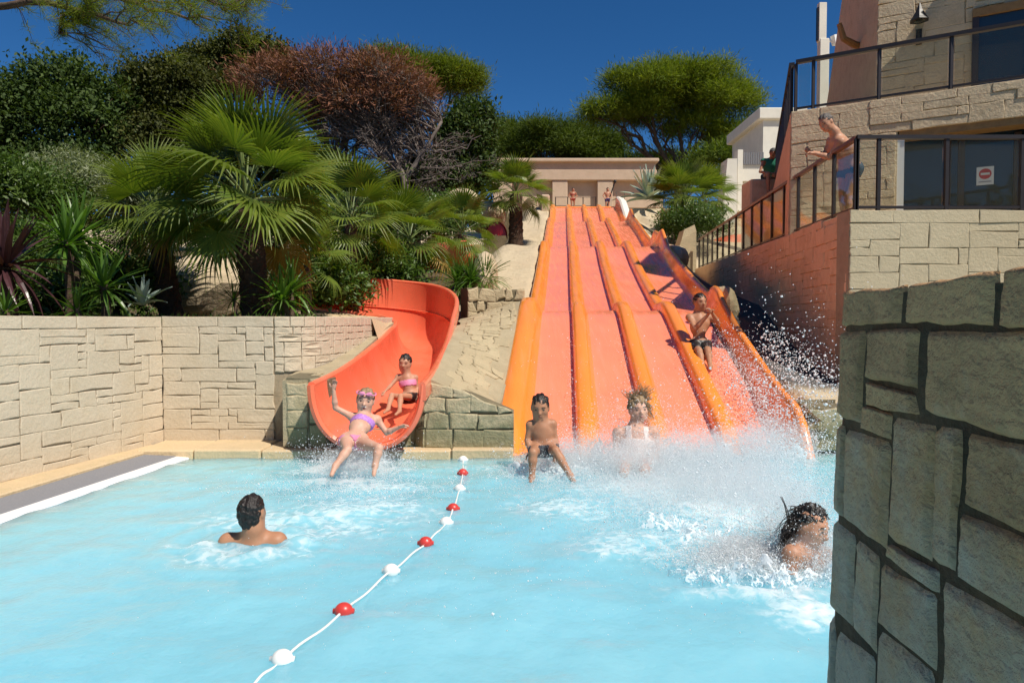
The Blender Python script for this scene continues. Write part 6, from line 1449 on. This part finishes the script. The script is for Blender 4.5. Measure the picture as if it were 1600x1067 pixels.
# ---- fan palms
def frond_mesh(seed, dry=False, seg=28, span=104, pet=.78, blade=.88, droop=.25):
    rr = np.random.default_rng(seed); V = []; Q = []; T = []
    py_ = np.linspace(0, pet, 7); pz = .12 * np.sin(py_ / pet * pi * .5) * pet; path = np.stack([np.zeros(7), py_, pz], -1)
    mb = MB(); mb.tube(path, np.linspace(.020, .010, 7), 5, mat=1)
    c = path[-1]; ang = np.radians(np.linspace(-span, span, seg)); dth = ang[1] - ang[0]; ld = np.clip(droop + rr.normal(0, .05), 0, 2)
    for i, a in enumerate(ang):
        L = blade * (1 - .30 * (abs(a) / ang[-1]) ** 2.2) * rr.uniform(.94, 1.05); rs = np.array([.04, .28, .52, .72, .88, 1.0]) * L; rj = .50 * L
        fold = .06 * L * (1 if i % 2 else 1); tw = rr.normal(0, .05); dr = ld * rr.uniform(.5, 1.9); P_ = []
        for r_ in rs:
            wd = min(r_, rj) * dth * .5 * (1 if r_ <= rj else max(.05, 1 - (r_ - rj) / (L - rj + 1e-9))); t_ = r_ / L
            zc = -dr * max(0, t_ - .45) ** 2 * L * 2.0 + .22 * L * (abs(a) / ang[-1]) ** 2 * t_ * .8 - .10 * t_ * t_ * L
            rise = min(.022, .35 * wd)
            aa = a + tw * max(0, t_ - .5)
            for s_, up in ((-1, 0), (0, rise), (1, 0)):
                P_.append(c + np.array([sin(aa) * r_ + cos(aa) * s_ * wd, cos(aa) * r_ - sin(aa) * s_ * wd, zc + up]))
        mb.add(P_, [(k*3 + j, k*3 + j + 1, (k+1)*3 + j + 1, (k+1)*3 + j) for k in range(5) for j in range(2)], 0)
        T += [np.clip(.25 + .5 * rr.random() + (.45 if dry else .0), 0, 1)] * 6 * 3
    me = build_mesh('frond', np.concatenate(mb.v), mb.f, [M['palmdry' if dry else 'palm'], M['petiole']], mb.m)
    at = me.attributes.new('tint', 'FLOAT', 'POINT'); tt = np.zeros(len(me.vertices), np.float32); off = len(mb.v[0]); T = np.array(T, np.float32)
    tip = np.tile(np.repeat(np.array([0, 0, .05, .15, .35, .75 if dry else .6]), 3), seg); tt[off:] = np.clip(T * .8 + tip * .6, 0, 1); at.data.foreach_set('value', tt); return me
FROND = [frond_mesh(k, droop=.06 + .08 * k) for k in range(6)]; DRY = [frond_mesh(20 + k, True, droop=.8) for k in range(2)]
def aim(d, roll=0.0):
    d = Vector(d).normalized(); up = Vector((0, 0, 1)); s = d.cross(up)
    if s.length < 1e-3: s = Vector((1, 0, 0))
    s.normalize(); n = s.cross(d); m = Matrix((s, d, n)).transposed(); return (m @ Matrix.Rotation(roll, 3, 'Y')).to_euler()
def fan_palm(base, crown, label, n, scale, seed, trunk=.2, group=None, dry=2, lowest=-38):
    t = thing('fan_palm', base, label, 'palm', group); rr = np.random.default_rng(seed); base = np.asarray(base, float); crown = np.asarray(crown, float)
    mb = MB(); L = crown[2] - base[2]; m_ = max(10, int(L / .05)); rings = []
    for i in range(m_ + 1):
        f = i / m_; q = base + (crown - base) * f - [0, 0, .15 * (1 - f)]
        rings.append([q + np.array([cos(a), sin(a), 0]) * trunk * (1.12 - .25 * f + .10 * ((i + (k % 2) * 2) % 4 < 2) + rr.normal(0, .035)) for k, a in enumerate(np.arange(14) * 2 * pi / 14)])
    mb.loft(rings, cap=True); obj('trunk', mb, M['palmbark'], t)
    for k in range(n):
        az = k * 2.39996 + rr.normal(0, .2); f = k / (n - 1); el = radians(82 - (82 - lowest) * f ** .9 + rr.normal(0, 6)); d = (cos(az) * cos(el), sin(az) * cos(el), sin(el))
        o = bpy.data.objects.new('frond', DRY[k % 2] if (k >= n - dry) else FROND[min(5, int(f * 4) + rr.integers(0, 2))]); link(o, t)
        sc = scale * rr.uniform(.85, 1.1); o.scale = (sc, sc, sc); o.rotation_euler = aim(d, rr.normal(0, .25)); o.location = tuple(crown - base + np.array(d) * .06 * scale + np.array([0, 0, .12 * (1 - f)]))
    return t
def gz(x, y): return float(ground_z(np.array(x), np.array(y)))
def palm_at(px, Y, crown_py, label, n, scale, seed, trunk=.2, base_px=None, **kw):
    c = P(px, crown_py, Y); bx = P(base_px or px, crown_py, Y)[0]; return fan_palm((bx, Y, gz(bx, Y) - .05), c, label, n, scale, seed, trunk, **kw)
palm_at(385, 9.7, 318, 'largest fan palm, with a thick reddish trunk right behind the pool wall', 46, .90, 1, .185, base_px=402, dry=1)
palm_at(245, 10.6, 345, 'fan palm with a short dark trunk, left of the largest palm', 32, .72, 2, .16, base_px=270, dry=1)
palm_at(548, 12.9, 352, 'fan palm right of the largest palm, above the banked bend of the coral slide', 26, .80, 3, .13, dry=1)
palm_at(640, 15.0, 378, 'low fan palm left of the grassy clump', 22, .80, 4, .13, dry=1)
palm_at(722, 16.4, 368, 'small fan palm right behind the grassy clump', 20, .66, 5, .11, dry=1)
palm_at(806, 23.0, 305, 'lone fan palm on the rocks near the top left of the orange slide', 30, .80, 6, .22, dry=0)
palm_at(1068, 27.0, 318, 'wide fan palm right of the orange slide, left of the white building', 36, 1.05, 7, .22, dry=1, lowest=-20)
palm_at(1098, 29.5, 315, 'second fan palm tucked behind the wide one, nearer the white building', 26, 1.0, 8, .2, dry=0)
palm_at(478, 11.2, 415, 'young fan palm in the shade right of the thick reddish trunk', 16, .55, 9, .08)

# ---- sword leaved plants: every leaf a piece
def sword_mesh(seed, bend=.25, wd=.045, fold=.012, n=7):
    rr = np.random.default_rng(seed); t = np.linspace(0, 1, n); y = t - .1 * bend * t**3; z = -bend * t ** 2.2; w_ = wd * np.interp(t, [0, .15, .5, .8, 1], [.6, .85, 1, .65, .03]); V = []
    for k in range(n): V += [(-w_[k], y[k], z[k] + fold), (0, y[k], z[k]), (w_[k], y[k], z[k] + fold)]
    F = [(k*3+j, k*3+j+1, (k+1)*3+j+1, (k+1)*3+j) for k in range(n-1) for j in range(2)]; me = build_mesh('leaf', V, F, [M['yucca']])
    at = me.attributes.new('tint', 'FLOAT', 'POINT'); at.data.foreach_set('value', np.repeat(np.clip(.2 + .5 * t + rr.normal(0, .1), 0, 1), 3).astype(np.float32)); return me
def variants(mat, bends, wd, fold=.012):
    out = []
    for k, b in enumerate(bends): me = sword_mesh(k, b, wd, fold); me.materials[0] = mat; out.append(me)
    return out
YU = variants(M['yucca'], (.05, .15, .3, .5), .040); CO = variants(M['cordyline'], (.05, .15, .35, .6), .045); AG = variants(M['agave'], (-.1, .05, .2, .35), .085, .03); PA = variants(M['yucca'], (.1, .3, .6, .9), .020)
def rosette(t, c, base, meshes, n, L, seed, lo=-30, hi=85):
    rr = np.random.default_rng(seed)
    for k in range(n):
        f = k / n; az = k * 2.39996 + rr.normal(0, .15); el = radians(hi - (hi - lo) * f + rr.normal(0, 6)); d = (cos(az)*cos(el), sin(az)*cos(el), sin(el)); o = bpy.data.objects.new('leaf', meshes[min(len(meshes)-1, int(f * len(meshes)))]); link(o, t)
        sc = L * rr.uniform(.8, 1.12); o.scale = (sc, sc, sc); o.rotation_euler = aim(d, rr.normal(0, .2)); o.location = tuple(np.asarray(c) - base)
def sword_plant(name, label, heads, base, meshes, n, L, seed, stem=.05, cat='plant', **kw):
    base = np.asarray(base, float); t = thing(name, base, label, cat)
    for k, h in enumerate(heads):
        h = np.asarray(h, float)
        if stem: mb = MB(); mb.tube(catmull([base + [.04 * k, 0, -.1], (base + h) / 2 + [.03, 0, 0], h + [0, 0, .05]], 8), np.linspace(stem * 1.2, stem, 8), 8); obj('stem', mb, M['bark'], t)
        rosette(t, h, base, meshes, n, L, seed + k, **kw)
    return t
def bs(px, Y): x_ = P(px, 480, Y)[0]; return (x_, Y, gz(x_, Y))
sword_plant('yucca', 'tall bright green yucca with two heads behind the left pool wall', [P(103, 385, 8.6), P(122, 372, 9.0)], bs(108, 8.7), YU, 56, .62, 1)
sword_plant('yucca', 'lower bright yucca between the tall yucca and the blue agave', [P(162, 452, 8.3)], bs(162, 8.3), YU, 50, .55, 3)
sword_plant('yucca', 'small yucca tuft at the wall top below the tall yucca', [P(120, 488, 7.9)], bs(120, 7.9), YU, 34, .34, 4, stem=.03)
sword_plant('cordyline', 'dark purple cordyline with drooping leaves at the left edge', [P(8, 420, 7.6)], (P(8, 480, 7.6)[0], 7.6, 1.38), CO, 64, .72, 5)
sword_plant('agave', 'blue grey agave behind the wall, left of the dark palm trunk', [P(222, 478, 8.5)], bs(222, 8.5), AG, 16, .38, 6, stem=0, lo=10)
sword_plant('agave', 'big grey agave with tall stiff leaves in front of the temple wall', [P(1012, 312, 36)], (P(1012, 312, 36)[0], 36, P(1012, 315, 36)[2] - .3), AG, 26, 1.75, 7, stem=0, lo=5)
sword_plant('grassy_clump', 'dense bright green clump of narrow leaves at the top of the stone face', [P(735, 440, 13.9), P(715, 445, 14.1), P(758, 440, 14.0)], bs(735, 13.9), PA, 96, .60, 8, stem=0, lo=-8)
sword_plant('yucca', 'dark yucca in the shade right of the thick reddish palm trunk', [P(455, 455, 9.5), P(440, 470, 9.3)], bs(452, 9.4), YU, 44, .5, 9, stem=.03)
sword_plant('yucca', 'shaded yucca between the two palm trunks', [P(365, 470, 9.2)], bs(365, 9.2), YU, 26, .3, 10, stem=.02)
sword_plant('yucca', 'bright yucca cut by the left edge of the photo', [P(8, 492, 6.9)], (P(8, 492, 6.9)[0], 6.9, 1.38), YU, 30, .34, 11, stem=.03)
sword_plant('yucca', 'dark glossy yucca under the wide fan palm right of the slide', [P(1052, 355, 25.8), P(1075, 350, 26)], bs(1060, 25.9), YU, 40, 1.0, 12, stem=.04)
# low planting cover
n = 5200; xx = rV.uniform(-9.5, -2.2, n); yy = rV.uniform(7.9, 13.5, n); ok_ = (curve_near(xx, yy)[0] > 1.0) & (xx < np.interp(yy, [7.9, 9, 12], [-2.6, -2.5, -3.2])); xx, yy = xx[ok_], yy[ok_]
zz_ = ground_z(xx, yy); C = np.stack([xx, yy, zz_], -1); D_ = nvv(unit(len(C)) * .6 + [0, 0, .7]); L = rV.uniform(.06, .2, len(C)); V, Q = leaf_quads(C, D_, unit(len(C)), L, L * .25)
o = fast_obj('ground_cover', V, Q, M['shrub'], tint=np.repeat(rV.random(len(C)), 4)); tag(o, 'low green ground cover under the palms', kind='stuff')

# ---- pine bough reaching in from the upper left
pb = thing('pine_tree', (-8.6, 5.5, 1.3), 'pine outside the left edge whose boughs hang into the top left corner', 'tree')
mb = MB(); mb.tube(catmull([(-8.6, 5.5, 1.2), (-8.4, 5.7, 3.5), (-8.3, 6.0, 6.6)], 10), np.linspace(.24, .14, 10), 10); obj('trunk', mb, M['bark'], pb, smooth=True)
TU = []
def bough(pts, r0, seed):
    mb = MB(); p = catmull(pts, 16); rr = np.random.default_rng(seed); p[1:-1] += rr.normal(0, .015, (14, 3)); mb.tube(p, np.linspace(r0, r0 * .25, 16), 7); out = p
    for k in range(16):
        a = p[4 + rr.integers(0, 12)]; d = np.array([rr.uniform(.1, .5), rr.normal(0, .25), rr.normal(.0, .16)]); q = limb(mb, a, a + d, .009, .003, seed * 50 + k, 6, .1, 4)
        for s_ in q[2:]: TU.append(s_)
        for _ in range(2): e = q[-2] + rr.normal(0, .14, 3); limb(mb, q[2], e, .005, .002, seed * 90 + k, 4, .1, 3); TU.append(e)
    obj('bough', mb, M['bark'], pb, smooth=True); TU.extend(list(p[9:]))
bough([(-8.35, 5.9, 5.2), P(-120, 0, 7), P(60, 4, 6.8), P(130, 20, 6.7), P(200, 39, 6.6)], .05, 1)
bough([(-8.3, 6.0, 6.2), P(60, -60, 7), P(185, -2, 6.9), P(260, 20, 6.9), P(330, 32, 6.9)], .04, 2)
bough([P(150, -40, 7.2), P(250, -18, 7.1), P(320, 2, 7.0), P(372, 18, 7.0)], .025, 3)
bough([P(90, 12, 6.8), P(95, 35, 6.8), P(90, 58, 6.8)], .008, 4)
TU = np.array(TU); per = 34; C = np.repeat(TU, per, 0) + rV.normal(0, .018, (len(TU) * per, 3)); D_ = nvv(unit(len(C)) + np.array([.45, 0, .1])); L = rV.uniform(.06, .13, len(C)); V, Q = leaf_quads(C, D_, unit(len(C)), L, np.full(len(C), .0042))
fast_obj('crown', V, Q, M['pine'], parent=pb, tint=np.repeat(rV.random(len(C)), 4))
